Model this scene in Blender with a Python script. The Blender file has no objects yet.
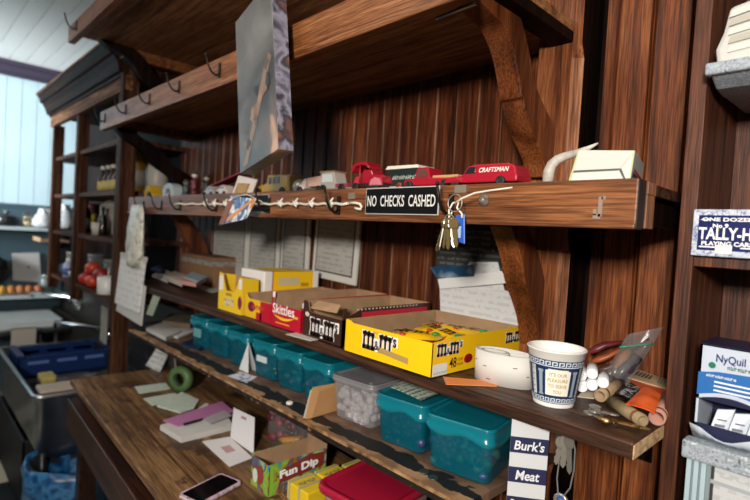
import bpy, bmesh, math, random
from mathutils import Vector, Matrix
random.seed(7)
C = bpy.context.scene.collection
EZ = 1.40                       # eye height of the camera above the floor
PI = math.pi
# ------------------------------------------------------------------ camera frame
F = 500.0
def _n(v): return v.normalized()
_a = Vector((-105-375, 206-250, F))
VXc = _n(-_a)
_h = Vector((1, .06, 0))
VZc = _n(_a.cross(_h))
if VZc.y > 0: VZc = -VZc
VYc = VZc.cross(VXc)
def c2w(d): return Vector((VXc.dot(d), VYc.dot(d), VZc.dot(d)))
def at(u, v, x=None, y=None, z=None):
    """point of the room seen in direction (u, v) that lies on a known wall / shelf plane"""
    d = c2w(Vector(((u-375)/F, (v-250)/F, 1)))
    if z is not None: t = (z-EZ)/d.z
    elif y is not None: t = y/d.y
    else: t = x/d.x
    p = d*t
    return Vector((p.x, p.y, p.z+EZ))
cam = bpy.data.cameras.new('camera'); camo = bpy.data.objects.new('camera', cam); C.objects.link(camo)
r = c2w(Vector((1,0,0))); u_ = -c2w(Vector((0,1,0))); b_ = -c2w(Vector((0,0,1)))
camo.matrix_world = Matrix(((r.x,u_.x,b_.x,0),(r.y,u_.y,b_.y,0),(r.z,u_.z,b_.z,EZ),(0,0,0,1)))
cam.lens = 24; cam.sensor_width = 36; cam.clip_start = .02
cam.dof.use_dof = True; cam.dof.focus_distance = .90; cam.dof.aperture_fstop = 3.2
bpy.context.scene.camera = camo
# ------------------------------------------------------------------ materials
def lin(h):
    h = h.lstrip('#'); o = []
    for i in (0,2,4):
        c = int(h[i:i+2],16)/255
        o.append(c/12.92 if c <= .04045 else ((c+.055)/1.055)**2.4)
    return (*o, 1)
MATS = {}
def newmat(name):
    m = bpy.data.materials.new(name); m.use_nodes = True
    nt = m.node_tree; b = nt.nodes['Principled BSDF']
    return m, nt, b
def P(hexc, rough=.5, metal=0, spec=.5, alpha=1, noise=0, trans=0, nscale=30, coat=0):
    key = (hexc, rough, metal, spec, alpha, noise, trans, nscale, coat)
    if key in MATS: return MATS[key]
    m, nt, b = newmat('mat_'+hexc.strip('#'))
    b.inputs['Base Color'].default_value = lin(hexc)
    b.inputs['Roughness'].default_value = rough; b.inputs['Metallic'].default_value = metal
    b.inputs['Specular IOR Level'].default_value = spec; b.inputs['Alpha'].default_value = alpha
    b.inputs['Transmission Weight'].default_value = trans; b.inputs['Coat Weight'].default_value = coat
    if noise:
        tc = nt.nodes.new('ShaderNodeTexCoord'); n = nt.nodes.new('ShaderNodeTexNoise')
        n.inputs['Scale'].default_value = nscale; n.inputs['Detail'].default_value = 4
        nt.links.new(tc.outputs['Object'], n.inputs['Vector'])
        mx = nt.nodes.new('ShaderNodeMix'); mx.data_type = 'RGBA'; mx.blend_type = 'MULTIPLY'
        mx.inputs['Factor'].default_value = noise
        rp = nt.nodes.new('ShaderNodeValToRGB'); rp.color_ramp.elements[0].position = .35; rp.color_ramp.elements[1].position = .65
        nt.links.new(n.outputs['Fac'], rp.inputs['Fac'])
        mx.inputs['A'].default_value = lin(hexc); nt.links.new(rp.outputs['Color'], mx.inputs['B'])
        nt.links.new(mx.outputs['Result'], b.inputs['Base Color'])
    MATS[key] = m
    return m
def wood(name, dark, mid, light, axis='x', rough=.42, scale=1.0, wear=None, wear_amt=.0, bump=.25, spec=.3):
    """stretched-noise oak grain running along axis"""
    m, nt, b = newmat(name); L = nt.links.new; N = nt.nodes.new
    tc = N('ShaderNodeTexCoord'); mp = N('ShaderNodeMapping')
    s = {'x':(2.2,48,48),'y':(48,2.2,48),'z':(48,48,2.2)}[axis]
    mp.inputs['Scale'].default_value = [k*scale for k in s]
    L(tc.outputs['Object'], mp.inputs['Vector'])
    n1 = N('ShaderNodeTexNoise'); n1.inputs['Scale'].default_value = 1.0; n1.inputs['Detail'].default_value = 6; n1.inputs['Distortion'].default_value = .9
    L(mp.outputs['Vector'], n1.inputs['Vector'])
    mp2 = N('ShaderNodeMapping'); s2 = {'x':(14,330,330),'y':(330,14,330),'z':(330,330,14)}[axis]
    mp2.inputs['Scale'].default_value = s2; L(tc.outputs['Object'], mp2.inputs['Vector'])
    n2 = N('ShaderNodeTexNoise'); n2.inputs['Scale'].default_value = 1.0; n2.inputs['Detail'].default_value = 2
    L(mp2.outputs['Vector'], n2.inputs['Vector'])
    mp3 = N('ShaderNodeMapping'); s3 = {'x':(1,9,9),'y':(9,1,9),'z':(9,9,1)}[axis]
    mp3.inputs['Scale'].default_value = s3; L(tc.outputs['Object'], mp3.inputs['Vector'])
    n3 = N('ShaderNodeTexNoise'); n3.inputs['Scale'].default_value = 1.0; n3.inputs['Detail'].default_value = 3
    L(mp3.outputs['Vector'], n3.inputs['Vector'])
    rp = N('ShaderNodeValToRGB'); e = rp.color_ramp.elements
    e[0].position = .32; e[0].color = lin(dark); e[1].position = .68; e[1].color = lin(light)
    k = e.new(.5); k.color = lin(mid)
    L(n1.outputs['Fac'], rp.inputs['Fac'])
    mx = N('ShaderNodeMix'); mx.data_type = 'RGBA'; mx.blend_type = 'MULTIPLY'; mx.inputs['Factor'].default_value = .75
    r2 = N('ShaderNodeValToRGB'); r2.color_ramp.elements[0].position = .38; r2.color_ramp.elements[0].color = (.28,.25,.23,1); r2.color_ramp.elements[1].position = .6
    L(n2.outputs['Fac'], r2.inputs['Fac']); L(rp.outputs['Color'], mx.inputs['A']); L(r2.outputs['Color'], mx.inputs['B'])
    mx2 = N('ShaderNodeMix'); mx2.data_type = 'RGBA'; mx2.blend_type = 'MULTIPLY'; mx2.inputs['Factor'].default_value = .6
    r3 = N('ShaderNodeValToRGB'); r3.color_ramp.elements[0].position = .35; r3.color_ramp.elements[0].color = (.35,.3,.28,1); r3.color_ramp.elements[1].position = .6
    L(n3.outputs['Fac'], r3.inputs['Fac']); L(mx.outputs['Result'], mx2.inputs['A']); L(r3.outputs['Color'], mx2.inputs['B'])
    out = mx2.outputs['Result']
    if wear:
        n4 = N('ShaderNodeTexNoise'); n4.inputs['Scale'].default_value = 9; n4.inputs['Detail'].default_value = 9; n4.inputs['Roughness'].default_value = .7
        L(tc.outputs['Object'], n4.inputs['Vector'])
        r4 = N('ShaderNodeValToRGB'); r4.color_ramp.elements[0].position = .62-wear_amt; r4.color_ramp.elements[1].position = .72-wear_amt
        L(n4.outputs['Fac'], r4.inputs['Fac'])
        mx3 = N('ShaderNodeMix'); mx3.data_type = 'RGBA'; L(r4.outputs['Color'], mx3.inputs['Factor'])
        L(out, mx3.inputs['A']); mx3.inputs['B'].default_value = lin(wear); out = mx3.outputs['Result']
    b.inputs['Specular IOR Level'].default_value = spec; L(out, b.inputs['Base Color']); b.inputs['Roughness'].default_value = rough
    bp = N('ShaderNodeBump'); bp.inputs['Strength'].default_value = bump; bp.inputs['Distance'].default_value = .002
    L(n2.outputs['Fac'], bp.inputs['Height']); L(bp.outputs['Normal'], b.inputs['Normal'])
    return m
def print_paper(name, paper='#d8d6d0', ink='#6a6a68', axis='z', rows=70, amt=.55, hue=30):
    """paper with rows of faint print"""
    m, nt, b = newmat(name); L = nt.links.new; N = nt.nodes.new
    tc = N('ShaderNodeTexCoord'); sp = N('ShaderNodeSeparateXYZ'); L(tc.outputs['Object'], sp.inputs[0])
    mt = N('ShaderNodeMath'); mt.operation = 'MULTIPLY'; mt.inputs[1].default_value = rows*2*PI
    L(sp.outputs[{'x':0,'y':1,'z':2}[axis]], mt.inputs[0])
    sn = N('ShaderNodeMath'); sn.operation = 'SINE'; L(mt.outputs[0], sn.inputs[0])
    gt = N('ShaderNodeMath'); gt.operation = 'GREATER_THAN'; gt.inputs[1].default_value = .1; L(sn.outputs[0], gt.inputs[0])
    n = N('ShaderNodeTexNoise'); n.inputs['Scale'].default_value = hue*4; n.inputs['Detail'].default_value = 3; L(tc.outputs['Object'], n.inputs['Vector'])
    g2 = N('ShaderNodeMath'); g2.operation = 'GREATER_THAN'; g2.inputs[1].default_value = .48; L(n.outputs['Fac'], g2.inputs[0])
    m2 = N('ShaderNodeMath'); m2.operation = 'MULTIPLY'; L(gt.outputs[0], m2.inputs[0]); L(g2.outputs[0], m2.inputs[1])
    m3 = N('ShaderNodeMath'); m3.operation = 'MULTIPLY'; m3.inputs[1].default_value = amt; L(m2.outputs[0], m3.inputs[0])
    mx = N('ShaderNodeMix'); mx.data_type = 'RGBA'; L(m3.outputs[0], mx.inputs['Factor'])
    mx.inputs['A'].default_value = lin(paper); mx.inputs['B'].default_value = lin(ink)
    L(mx.outputs['Result'], b.inputs['Base Color']); b.inputs['Roughness'].default_value = .75
    return m
def blotch(name, cols, scale=20, rough=.5, detail=4, dist=0, pos=None, metal=0):
    m, nt, b = newmat(name); L = nt.links.new; N = nt.nodes.new
    tc = N('ShaderNodeTexCoord'); n = N('ShaderNodeTexNoise'); n.inputs['Scale'].default_value = scale
    n.inputs['Detail'].default_value = detail; n.inputs['Distortion'].default_value = dist
    L(tc.outputs['Object'], n.inputs['Vector'])
    rp = N('ShaderNodeValToRGB'); e = rp.color_ramp.elements
    k = len(cols); pos = pos or [.3+.4*i/(k-1) for i in range(k)]
    e[0].position = pos[0]; e[0].color = lin(cols[0]); e[1].position = pos[-1]; e[1].color = lin(cols[-1])
    for i in range(1, k-1): e.new(pos[i]).color = lin(cols[i])
    L(n.outputs['Fac'], rp.inputs['Fac']); L(rp.outputs['Color'], b.inputs['Base Color'])
    b.inputs['Roughness'].default_value = rough; b.inputs['Metallic'].default_value = metal
    return m
# ------------------------------------------------------------------ mesh builder
class MB:
    def __init__(s): s.v = []; s.f = []; s.m = []; s.sm = []
    def add(s, vs, fs, mi=0, smooth=False):
        o = len(s.v); s.v += [tuple(v) for v in vs]
        for f in fs: s.f.append([o+i for i in f]); s.m.append(mi); s.sm.append(smooth)
        return s
    def box(s, x0, x1, y0, y1, z0, z1, mi=0):
        v = [(x0,y0,z0),(x1,y0,z0),(x1,y1,z0),(x0,y1,z0),(x0,y0,z1),(x1,y0,z1),(x1,y1,z1),(x0,y1,z1)]
        return s.add(v, [(0,3,2,1),(4,5,6,7),(0,1,5,4),(1,2,6,5),(2,3,7,6),(3,0,4,7)], mi)
    def hexa(s, bot, top, mi=0):
        return s.add(list(bot)+list(top), [(0,3,2,1),(4,5,6,7),(0,1,5,4),(1,2,6,5),(2,3,7,6),(3,0,4,7)], mi)
    def prism(s, poly, axis, a, b, mi=0, smooth=False):
        """poly: 2-D points; axis 'x': (y,z), 'y': (x,z), 'z': (x,y)"""
        def mk(p, t): return {'x':(t,p[0],p[1]),'y':(p[0],t,p[1]),'z':(p[0],p[1],t)}[axis]
        n = len(poly); vs = [mk(p,a) for p in poly]+[mk(p,b) for p in poly]
        fs = [list(range(n)), list(range(2*n-1,n-1,-1))]+[(i,(i+1)%n,n+(i+1)%n,n+i)[::-1] for i in range(n)]
        return s.add(vs, fs, mi, smooth)
    def loft(s, rings, mi=0, cap0=True, cap1=True, smooth=True, closed=True):
        n = len(rings[0]); vs = [p for r in rings for p in r]; fs = []
        for i in range(len(rings)-1):
            for j in range(n if closed else n-1):
                k = (j+1) % n
                fs.append((i*n+j, i*n+k, (i+1)*n+k, (i+1)*n+j))
        s.add(vs, fs, mi, smooth); o = len(s.v)-len(vs)
        if cap0: s.f.append([o+i for i in range(n)][::-1]); s.m.append(mi); s.sm.append(False)
        if cap1: s.f.append([o+(len(rings)-1)*n+i for i in range(n)]); s.m.append(mi); s.sm.append(False)
        return s
    def lathe(s, prof, n=28, c=(0,0,0), mi=0, cap0=True, cap1=True):
        rings = [[(c[0]+r*math.cos(2*PI*j/n), c[1]+r*math.sin(2*PI*j/n), c[2]+z) for j in range(n)] for r, z in prof]
        return s.loft(rings, mi, cap0, cap1)
    def tube(s, pts, rad, n=8, mi=0, flat=1.0):
        pts = [Vector(p) for p in pts]; rad = rad if isinstance(rad,(list,tuple)) else [rad]*len(pts)
        rings = []; up = Vector((0,0,1))
        for i, p in enumerate(pts):
            t = (pts[min(i+1,len(pts)-1)]-pts[max(i-1,0)]).normalized()
            if abs(t.dot(up)) > .95: up = Vector((0,1,0)) if abs(t.y) < .9 else Vector((1,0,0))
            a = t.cross(up).normalized(); b = a.cross(t).normalized(); up = b
            rings.append([tuple(p+a*rad[i]*math.cos(2*PI*j/n)+b*rad[i]*flat*math.sin(2*PI*j/n)) for j in range(n)])
        return s.loft(rings, mi)
    def ball(s, c, r, n=12, m=8, mi=0):
        rx, ry, rz = r if isinstance(r,(list,tuple)) else (r,r,r)
        rings = []
        for i in range(m+1):
            a = -PI/2+PI*(i+.02 if i == 0 else i-.02 if i == m else i)/m
            rings.append([(c[0]+rx*math.cos(a)*math.cos(2*PI*j/n), c[1]+ry*math.cos(a)*math.sin(2*PI*j/n), c[2]+rz*math.sin(a)) for j in range(n)])
        return s.loft(rings, mi)
    def xf(s, M):
        s.v = [tuple(M @ Vector(v)) for v in s.v]; return s
    def build(s, name, mats, parent=None, loc=None, bevel=0, solid=0, rotz=0, recalc=True):
        me = bpy.data.meshes.new(name); me.from_pydata(s.v, [], s.f)
        for mt in (mats if isinstance(mats,(list,tuple)) else [mats]): me.materials.append(mt)
        for p, mi, sm in zip(me.polygons, s.m, s.sm): p.material_index = mi; p.use_smooth = sm
        if recalc:
            bm = bmesh.new(); bm.from_mesh(me); bmesh.ops.recalc_face_normals(bm, faces=bm.faces); bm.to_mesh(me); bm.free()
        o = bpy.data.objects.new(name, me); C.objects.link(o)
        if parent: o.parent = parent
        if loc is not None: o.location = loc
        if rotz: o.rotation_euler = (0,0,rotz)
        if solid:
            md = o.modifiers.new('solid','SOLIDIFY'); md.thickness = solid; md.offset = 0
        if bevel:
            md = o.modifiers.new('bevel','BEVEL'); md.width = bevel; md.segments = 2; md.limit_method = 'ANGLE'; md.angle_limit = .9
        return o
def tag(o, label=None, cat=None, group=None, kind=None):
    if label: o['label'] = label
    if cat: o['category'] = cat
    if group: o['group'] = group
    if kind: o['kind'] = kind
    return o
def thing(name, label, cat, loc=(0,0,0), rotz=0, group=None, kind=None):
    o = bpy.data.objects.new(name, None); C.objects.link(o); o.empty_display_size = .02
    o.location = loc; o.rotation_euler = (0,0,rotz)
    return tag(o, label, cat, group, kind)
def rrect(w, d, r, z, n=5, cx=0, cy=0, fn=None, side=0):
    pts = []
    for (sx, sy, a0) in ((1,1,0),(-1,1,PI/2),(-1,-1,PI),(1,-1,3*PI/2)):
        for i in range(n+1):
            a = a0+PI/2*i/n
            pts.append((cx+sx*(w/2-r)+r*math.cos(a), cy+sy*(d/2-r)+r*math.sin(a), z))
    if side:
        out = []
        for i, p in enumerate(pts):
            out.append(p)
            if i % (n+1) == n:
                q = pts[(i+1) % len(pts)]
                out += [tuple(p[k]+(q[k]-p[k])*j/side for k in range(3)) for j in range(1, side)]
        pts = out
    if fn: pts = [(x,y,zz+fn(x,y)) for x,y,zz in pts]
    return pts
# ------------------------------------------------------------------ lettering
def text_mb(body, w, h, bold=0.0, shear=0.0, extrude=.0):
    cu = bpy.data.curves.new('t','FONT'); cu.body = body; cu.size = 1; cu.offset = bold; cu.shear = shear; cu.resolution_u = 3
    o = bpy.data.objects.new('t', cu); C.objects.link(o)
    dg = bpy.context.evaluated_depsgraph_get(); me = bpy.data.meshes.new_from_object(o.evaluated_get(dg))
    vs = [v.co.copy() for v in me.vertices]; fs = [list(p.vertices) for p in me.polygons]
    C.objects.unlink(o); bpy.data.objects.remove(o); bpy.data.curves.remove(cu); bpy.data.meshes.remove(me)
    x0 = min(v.x for v in vs); x1 = max(v.x for v in vs); y0 = min(v.y for v in vs); y1 = max(v.y for v in vs)
    kx = w/(x1-x0); ky = h/(y1-y0)
    mb = MB(); mb.add([((v.x-(x0+x1)/2)*kx, (v.y-(y0+y1)/2)*ky, 0) for v in vs], fs)
    return mb
def frame(o, right, up):
    r = Vector(right).normalized(); u = Vector(up); u = (u-r*u.dot(r)).normalized(); n = r.cross(u)
    o = Vector(o)
    return Matrix(((r.x,u.x,n.x,o.x),(r.y,u.y,n.y,o.y),(r.z,u.z,n.z,o.z),(0,0,0,1)))
FRONT = ((1,0,0),(0,0,1)); RIGHT = ((0,1,0),(0,0,1)); TOP = ((1,0,0),(0,1,0))
def text(parent, body, o, face, w, h, m, bold=.0, shear=0, name='lettering', lift=.0007, group=None):
    mb = text_mb(body, w, h, bold, shear); M = frame(o, *face)
    mb.xf(M @ Matrix.Translation((0,0,lift)))
    ob = mb.build(name, m, parent, recalc=False)
    return ob
def patch(parent, rects, o, face, m, lift=.0004, name='printed_panel'):
    """flat printed shapes on a face; rects are (x0,x1,y0,y1) or polygons, in the face's own metres"""
    mb = MB()
    for q in rects:
        if len(q) == 4 and not isinstance(q[0], (tuple,list)):
            x0,x1,y0,y1 = q; p = [(x0,y0),(x1,y0),(x1,y1),(x0,y1)]
        else: p = q
        mb.add([(a,b,0) for a,b in p], [list(range(len(p)))])
    mb.xf(frame(o,*face) @ Matrix.Translation((0,0,lift)))
    return mb.build(name, m, parent, recalc=False)
def squiggle(parent, o, face, w, h, n, m, name='faint_print', lift=.0008):
    """a row of small unreadable letter-like marks"""
    R = []; p = w/n
    for i in range(n):
        a = -w/2+i*p; k = (i*7) % 3
        R.append((a, a+p*.28, -h/2, h*(.5 if k else .3)))
        R.append((a, a+p*.78, (-h/2 if k == 1 else h*.05), (-h*.28 if k == 1 else h*.28)))
        if k != 2: R.append((a+p*.52, a+p*.78, -h/2, h*.25))
    return patch(parent, R, o, face, m, lift, name)
def slab_m(x, y, w, h, e=0):
    """rects of a heavy slab-serif m"""
    L = .17*w; R = []
    for i, k in enumerate((.05,.41,.77)):
        R.append((x+k*w-e, x+k*w+L+e, y-e, y+h*.92+e)); R.append((x+k*w-.05*w-e, x+k*w+L+.05*w+e, y-e, y+.14*h+e))
    R.append((x-.02*w-e, x+.25*w+e, y+.84*h-e, y+h+e))
    R.append((x+.2*w-e, x+.55*w+e, y+.76*h-e, y+.98*h+e)); R.append((x+.5*w-e, x+.92*w+e, y+.76*h-e, y+.98*h+e))
    return R
def mm_logo(parent, o, face, w, h, brown, white):
    """the m&m's word: two slab m's, an ampersand and a small s"""
    e = h*.07
    big = slab_m(-w/2, -h/2, w*.36, h)+slab_m(-w/2+w*.5, -h/2, w*.36, h)
    bige = slab_m(-w/2, -h/2, w*.36, h, e)+slab_m(-w/2+w*.5, -h/2, w*.36, h, e)
    bige += [(-w/2+w*.36, -w/2+w*.5, -h/2-e, h*.2), (w*.36, w/2+e, -h*.02, h/2+e)]
    patch(parent, bige, o, face, white, .0005, 'logo_outline'); patch(parent, big, o, face, brown, .0009, 'logo_letters')
    M = frame(o,*face)
    p = M @ Vector((-w/2+w*.43, -h*.2, 0)); text(parent, '&', p, face, w*.13, h*.55, brown, .02, lift=.0010)
    p = M @ Vector((w/2-w*.06, h*.22, 0)); text(parent, "s", p, face, w*.1, h*.5, brown, .03, lift=.0010)
    p = M @ Vector((w/2-w*.125, h*.48, 0)); text(parent, "'", p, face, w*.025, h*.18, brown, .03, lift=.0010)
# ------------------------------------------------------------------ shared materials
W_RAIL = wood('oak_rail','#63391f','#86512d','#a26b43','x',.42)
W_SHELF = wood('oak_shelf_dark','#2a1a12','#4c3122','#6e4a35','x',.5,wear='#7d6250',wear_amt=-.03)
W_UNDER = wood('oak_underside','#6a4128','#a06c43','#b98456','x',.55)
W_BOARD = wood('oak_beadboard','#34180c','#67331b','#8a4c2b','z',.5,spec=.2)
W_BOARD2 = wood('oak_beadboard_bright','#3c1b0d','#7c4120','#a06033','z',.48)
W_POST = wood('oak_post','#4a2413','#8c4f2c','#ad6b40','z',.45)
W_CHAMF = wood('oak_chamfer','#7a4a30','#a87050','#b98463','z',.45)
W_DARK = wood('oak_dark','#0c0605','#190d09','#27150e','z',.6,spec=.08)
W_DARKX = wood('oak_dark_x','#160b08','#2a150e','#3d2015','x',.4)
W_BRK = wood('oak_bracket','#4a2412','#7c4322','#94552c','z',.4,scale=.3)
W_BRKF = W_BRK
W_CAB = wood('cabinet_wood','#33180d','#5f341f','#774428','z',.5)
W_DESK = wood('desk_top','#5c4029','#86623f','#a88158','x',.45,wear='#3f2a1d',wear_amt=.09)
W_ENDG = blotch('end_grain',['#8a6546','#c79f74','#dcb98e'],60,.7,6,1.5)
W_LCAB = wood('left_cabinet_wood','#281610','#4c2f20','#6e4a34','z',.6,spec=.08)
W_LSH = wood('left_shelf_wood','#2a1812','#54362a','#75503c','x',.6,spec=.08)
M_STEEL = blotch('steel',['#8e9092','#b4b6b8','#a0a2a4'],6,.33,metal=1)
M_CHROME = P('#d8d8d8',.15,1)
M_IRON = P('#2b231f',.45,.7)
M_CARD = P('#a1805f',.85,noise=.15)
M_WHITE = P('#e6e4df',.6); M_PAPER = P('#dcd9d2',.8); M_BLACK = P('#0d0d0e',.4)
# ------------------------------------------------------------------ the setting
def struct(name, mb, m, **k):
    o = mb.build(name, m, **k); o['kind'] = 'structure'; return o
WY = 1.07; XF = -4.8; HC = EZ+1.16
m, nt, b = newmat('checker_tiles')
tc = nt.nodes.new('ShaderNodeTexCoord'); mp = nt.nodes.new('ShaderNodeMapping'); ck = nt.nodes.new('ShaderNodeTexChecker')
mp.inputs['Location'].default_value = (.1,.13,.5); ck.inputs['Scale'].default_value = 3.3
ck.inputs['Color1'].default_value = lin('#b9ad98'); ck.inputs['Color2'].default_value = lin('#121212')
nt.links.new(tc.outputs['Object'], mp.inputs['Vector']); nt.links.new(mp.outputs['Vector'], ck.inputs['Vector']); nt.links.new(ck.outputs['Color'], b.inputs['Base Color'])
b.inputs['Roughness'].default_value = .35
struct('floor', MB().box(XF-.1,1.6,-3.2,WY+.15,-.1,0), m)
cb = MB(); y = -3.2
while y < WY:
    cb.box(XF-.1,1.6,y,y+.092,HC,HC+.05); cb.box(XF-.1,1.6,y+.092,y+.1,HC+.008,HC+.05); y += .1
struct('ceiling', cb, P('#f0efec',.6,noise=.04,nscale=2))
fw = MB(); y = -3.2
while y < WY+.1:
    fw.box(XF-.1,XF,y,y+.096,EZ+.07,HC); fw.box(XF-.1,XF-.006,y+.096,y+.1,EZ+.07,HC); y += .1
struct('wall_left', fw, P('#bcd6e0',.55,noise=.06,nscale=3))
struct('trim_1', MB().box(XF-.1,XF+.004,-3.2,WY+.1,0,EZ+.05).box(XF-.1,XF+.02,-3.2,WY+.1,EZ+.05,EZ+.075), P('#3d5560',.5))
struct('trim_2', MB().box(XF-.02,XF+.05,-3.2,WY,HC-.085,HC-.0).box(XF-.02,XF+.07,-3.2,WY,HC-.03,HC).box(XF-.02,XF+.03,-3.2,WY,HC-.11,HC-.085), P('#3b3448',.5))
# panelled back wall: boards with V grooves; set-back strip right of the post, recess shade put into its dark colour
def beadboard(mb, x0, x1, pitch, z0, z1, mi=0, bead=3):
    n = max(1, round((x1-x0)/pitch)); p = (x1-x0)/n
    for i in range(n):
        a = x0+i*p; b2 = a+p
        mb.prism([(a,WY+.02),(a,WY+.002),(a+.002,WY),(b2-.0095,WY),(b2-.0085,WY+.004),(b2-.0085,WY+.02)],'z',z0,z1,mi)
        mb.prism([(b2-.0060,WY+.02),(b2-.0060,WY+.001),(b2-.0046,WY-.0012),(b2-.003,WY+.001),(b2-.003,WY+.02)],'z',z0,z1,bead)
bw = MB()
beadboard(bw, -2.62, -.55, .069, .5, HC-.12)
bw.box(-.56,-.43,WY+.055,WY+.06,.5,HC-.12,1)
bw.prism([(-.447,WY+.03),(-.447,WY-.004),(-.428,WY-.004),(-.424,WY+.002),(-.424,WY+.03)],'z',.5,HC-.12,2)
beadboard(bw, -.424, -.214, .07, .5, HC-.12, 2, 2)
bw.box(-.5,1.6,WY+.06,WY+.1,0,HC)
bw.box(-5,-.5,WY+.06,WY+.1,0,HC,1)
struct('wall_back', bw, [W_BOARD, W_DARK, W_BOARD2, wood('oak_bead_highlight','#6a4128','#93684b','#a98266','z',.4)])  # last wood: beads lighter than the boards, groove highlights put into the colour
# ------------------------------------------------------------------ shelves
LZ = 1.14; LX0, LX1, LY = -2.32, -.228, .725
def hook(parent, x, y, z, name='coat_hook', s=1.0, m=M_IRON):
    h = MB(); h.box(x-.006*s,x+.006*s,y-.004,y,z-.026*s,z+.02*s)
    h.tube([(x,y-.004,z-.016*s),(x,y-.014*s,z-.022*s),(x,y-.030*s,z-.014*s),(x,y-.042*s,z+.006*s),(x,y-.050*s,z+.034*s)],[.0035*s]*4+[.0026*s],8)
    h.ball((x,y-.050*s,z+.036*s),.0042*s,8,6)
    return h.build(name, m, parent)
def s_bracket(parent, pts_front, pts_back, x0, x1, m, name='bracket'):
    poly = pts_front+pts_back[::-1]
    return MB().prism(poly,'x',x0,x1).build(name, m, parent, bevel=.003)
def yz(x, pts):
    o = []
    for u, v in pts:
        p = at(u, v, x=x); o.append((p.y, p.z))
    return o
def spline(pts, n=5):
    out = []
    P_ = [pts[0]]+list(pts)+[pts[-1]]
    for i in range(1, len(P_)-2):
        for k in range(n):
            t = k/n; a,b2,c,d = (Vector(q) for q in P_[i-1:i+3])
            out.append(tuple(.5*((2*b2)+(c-a)*t+(2*a-5*b2+4*c-d)*t*t+(3*b2-a-3*c+d)*t**3)))
    out.append(tuple(pts[-1])); return out
# lower shelf
t = thing('wall_shelf','dark worn wooden shelf holding the candy boxes and the paper cup','shelf',((LX0+LX1)/2,WY,LZ-.024))
o_ = t.location
def B(mb): return mb.xf(Matrix.Translation(-Vector(o_)))
fr = MB().box(LX0,LX1,LY,WY,LZ-.024,LZ); B(fr).build('shelf_board',W_SHELF,t,bevel=.003)
B(MB().prism([(LY+.0,LZ-.003),(LX1,0)][:1]+[(LY,LZ-.022),(WY-.16,LZ-.022),(WY-.16,LZ-.003)],'x',LX1,LX1+.0015)).build('end_grain',W_ENDG,t)
for bx in (-.335,-1.3,-2.2):
    B(MB().prism([(WY-.004,LZ-.025),(WY-.004,LZ-.15),(WY-.05,LZ-.13),(WY-.08,LZ-.07),(WY-.22,LZ-.045),(WY-.22,LZ-.025)],'x',bx,bx+.035)).build('bracket',W_DARK,t,bevel=.002)
# middle shelf (rail with sign and hooks)
MZ = EZ+.1; MX0, MX1, MY = -2.33, -.25, .735
t = thing('wall_shelf','oak shelf with toy vehicles on top and a black lettered plate on its rail','shelf',((MX0+MX1)/2,WY,MZ-.075)); o_ = t.location
B(MB().box(MX0,MX1,MY,MY+.03,MZ-.071,MZ).box(MX0,MX1,MY-.004,MY+.03,MZ-.071,MZ-.063)).build('rail',W_RAIL,t,bevel=.002)
B(MB().box(MX1-.0005,MX1+.001,MY+.001,MY+.029,MZ-.069,MZ-.001)).build('rail_end',P('#241712',.6,noise=.4,nscale=60),t)
B(MB().box(MX0,MX1+.003,MY+.03,MY+.062,MZ-.068,MZ-.02).box(MX0,MX1+.004,MY+.03,MY+.062,MZ-.02,MZ-.002)).build('backing_rail',W_CHAMF,t,bevel=.001)
B(MB().box(MX0,MX1+.0,MY+.062,WY,MZ-.018,MZ-.002)).build('shelf_board',W_SHELF,t)
B(MB().box(MX1-.03,MX1-.012,MY+.07,WY,MZ-.06,MZ-.018)).build('cleat',W_DARK,t)
for (u,v,s) in ((144,199,.8),(162,198,.8),(181,197,.85),(217,197,.9),(270,196,.9),(340,194,.9),(452,200,.9)):
    p = at(u,v,y=MY); hook(t, p.x-o_.x, MY-o_.y, MZ-.035-o_.z, s=s)
for (u,v,w) in ((461,189,.013),(352,196,.011)):
    p = at(u,v,y=MY); B(MB().box(p.x-w,p.x+w,MY-.002,MY,p.z-.007,p.z+.007)).build('metal_plate',P('#83786a',.45,.3),t)
p = at(484,200,y=MY)
B(MB().lathe([(.0105,0),(.0105,.002),(.0072,.003),(.0065,.008),(.002,.010)],16).xf(Matrix.Translation((p.x,MY,p.z))@Matrix.Rotation(PI/2,4,'X'))).build('bolt',P('#8a8278',.4,.5),t)
p = at(601,207,y=MY)
patch(t,[(-.004,.002,-.014,.015),(-.011,.0,-.017,-.010),(-.011,-.006,-.012,-.003),(.000,.006,.011,.016)],Vector((p.x,MY,p.z))-o_,FRONT,P('#857467',.7),name='paint_mark')
# bracket below the middle shelf
pf = spline(yz(-.515,[(511,226),(517,243),(522,262),(526,284),(533,305),(538,325),(540,348)]))
pb = spline(yz(-.515,[(527,226),(535,243),(542,266),(547,290),(550,312),(552,330),(552,348)]))
s_bracket(t,[(y_-o_.y,z_-o_.z) for y_,z_ in pf],[(y_-o_.y,z_-o_.z) for y_,z_ in pb],-.565-o_.x,-.515-o_.x,W_BRK)
for bx in (-2.2,):
    s_bracket(t,[(y_-o_.y,z_-o_.z) for y_,z_ in pf],[(y_-o_.y,z_-o_.z) for y_,z_ in pb],bx-o_.x,bx+.05-o_.x,W_BRK)
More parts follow.
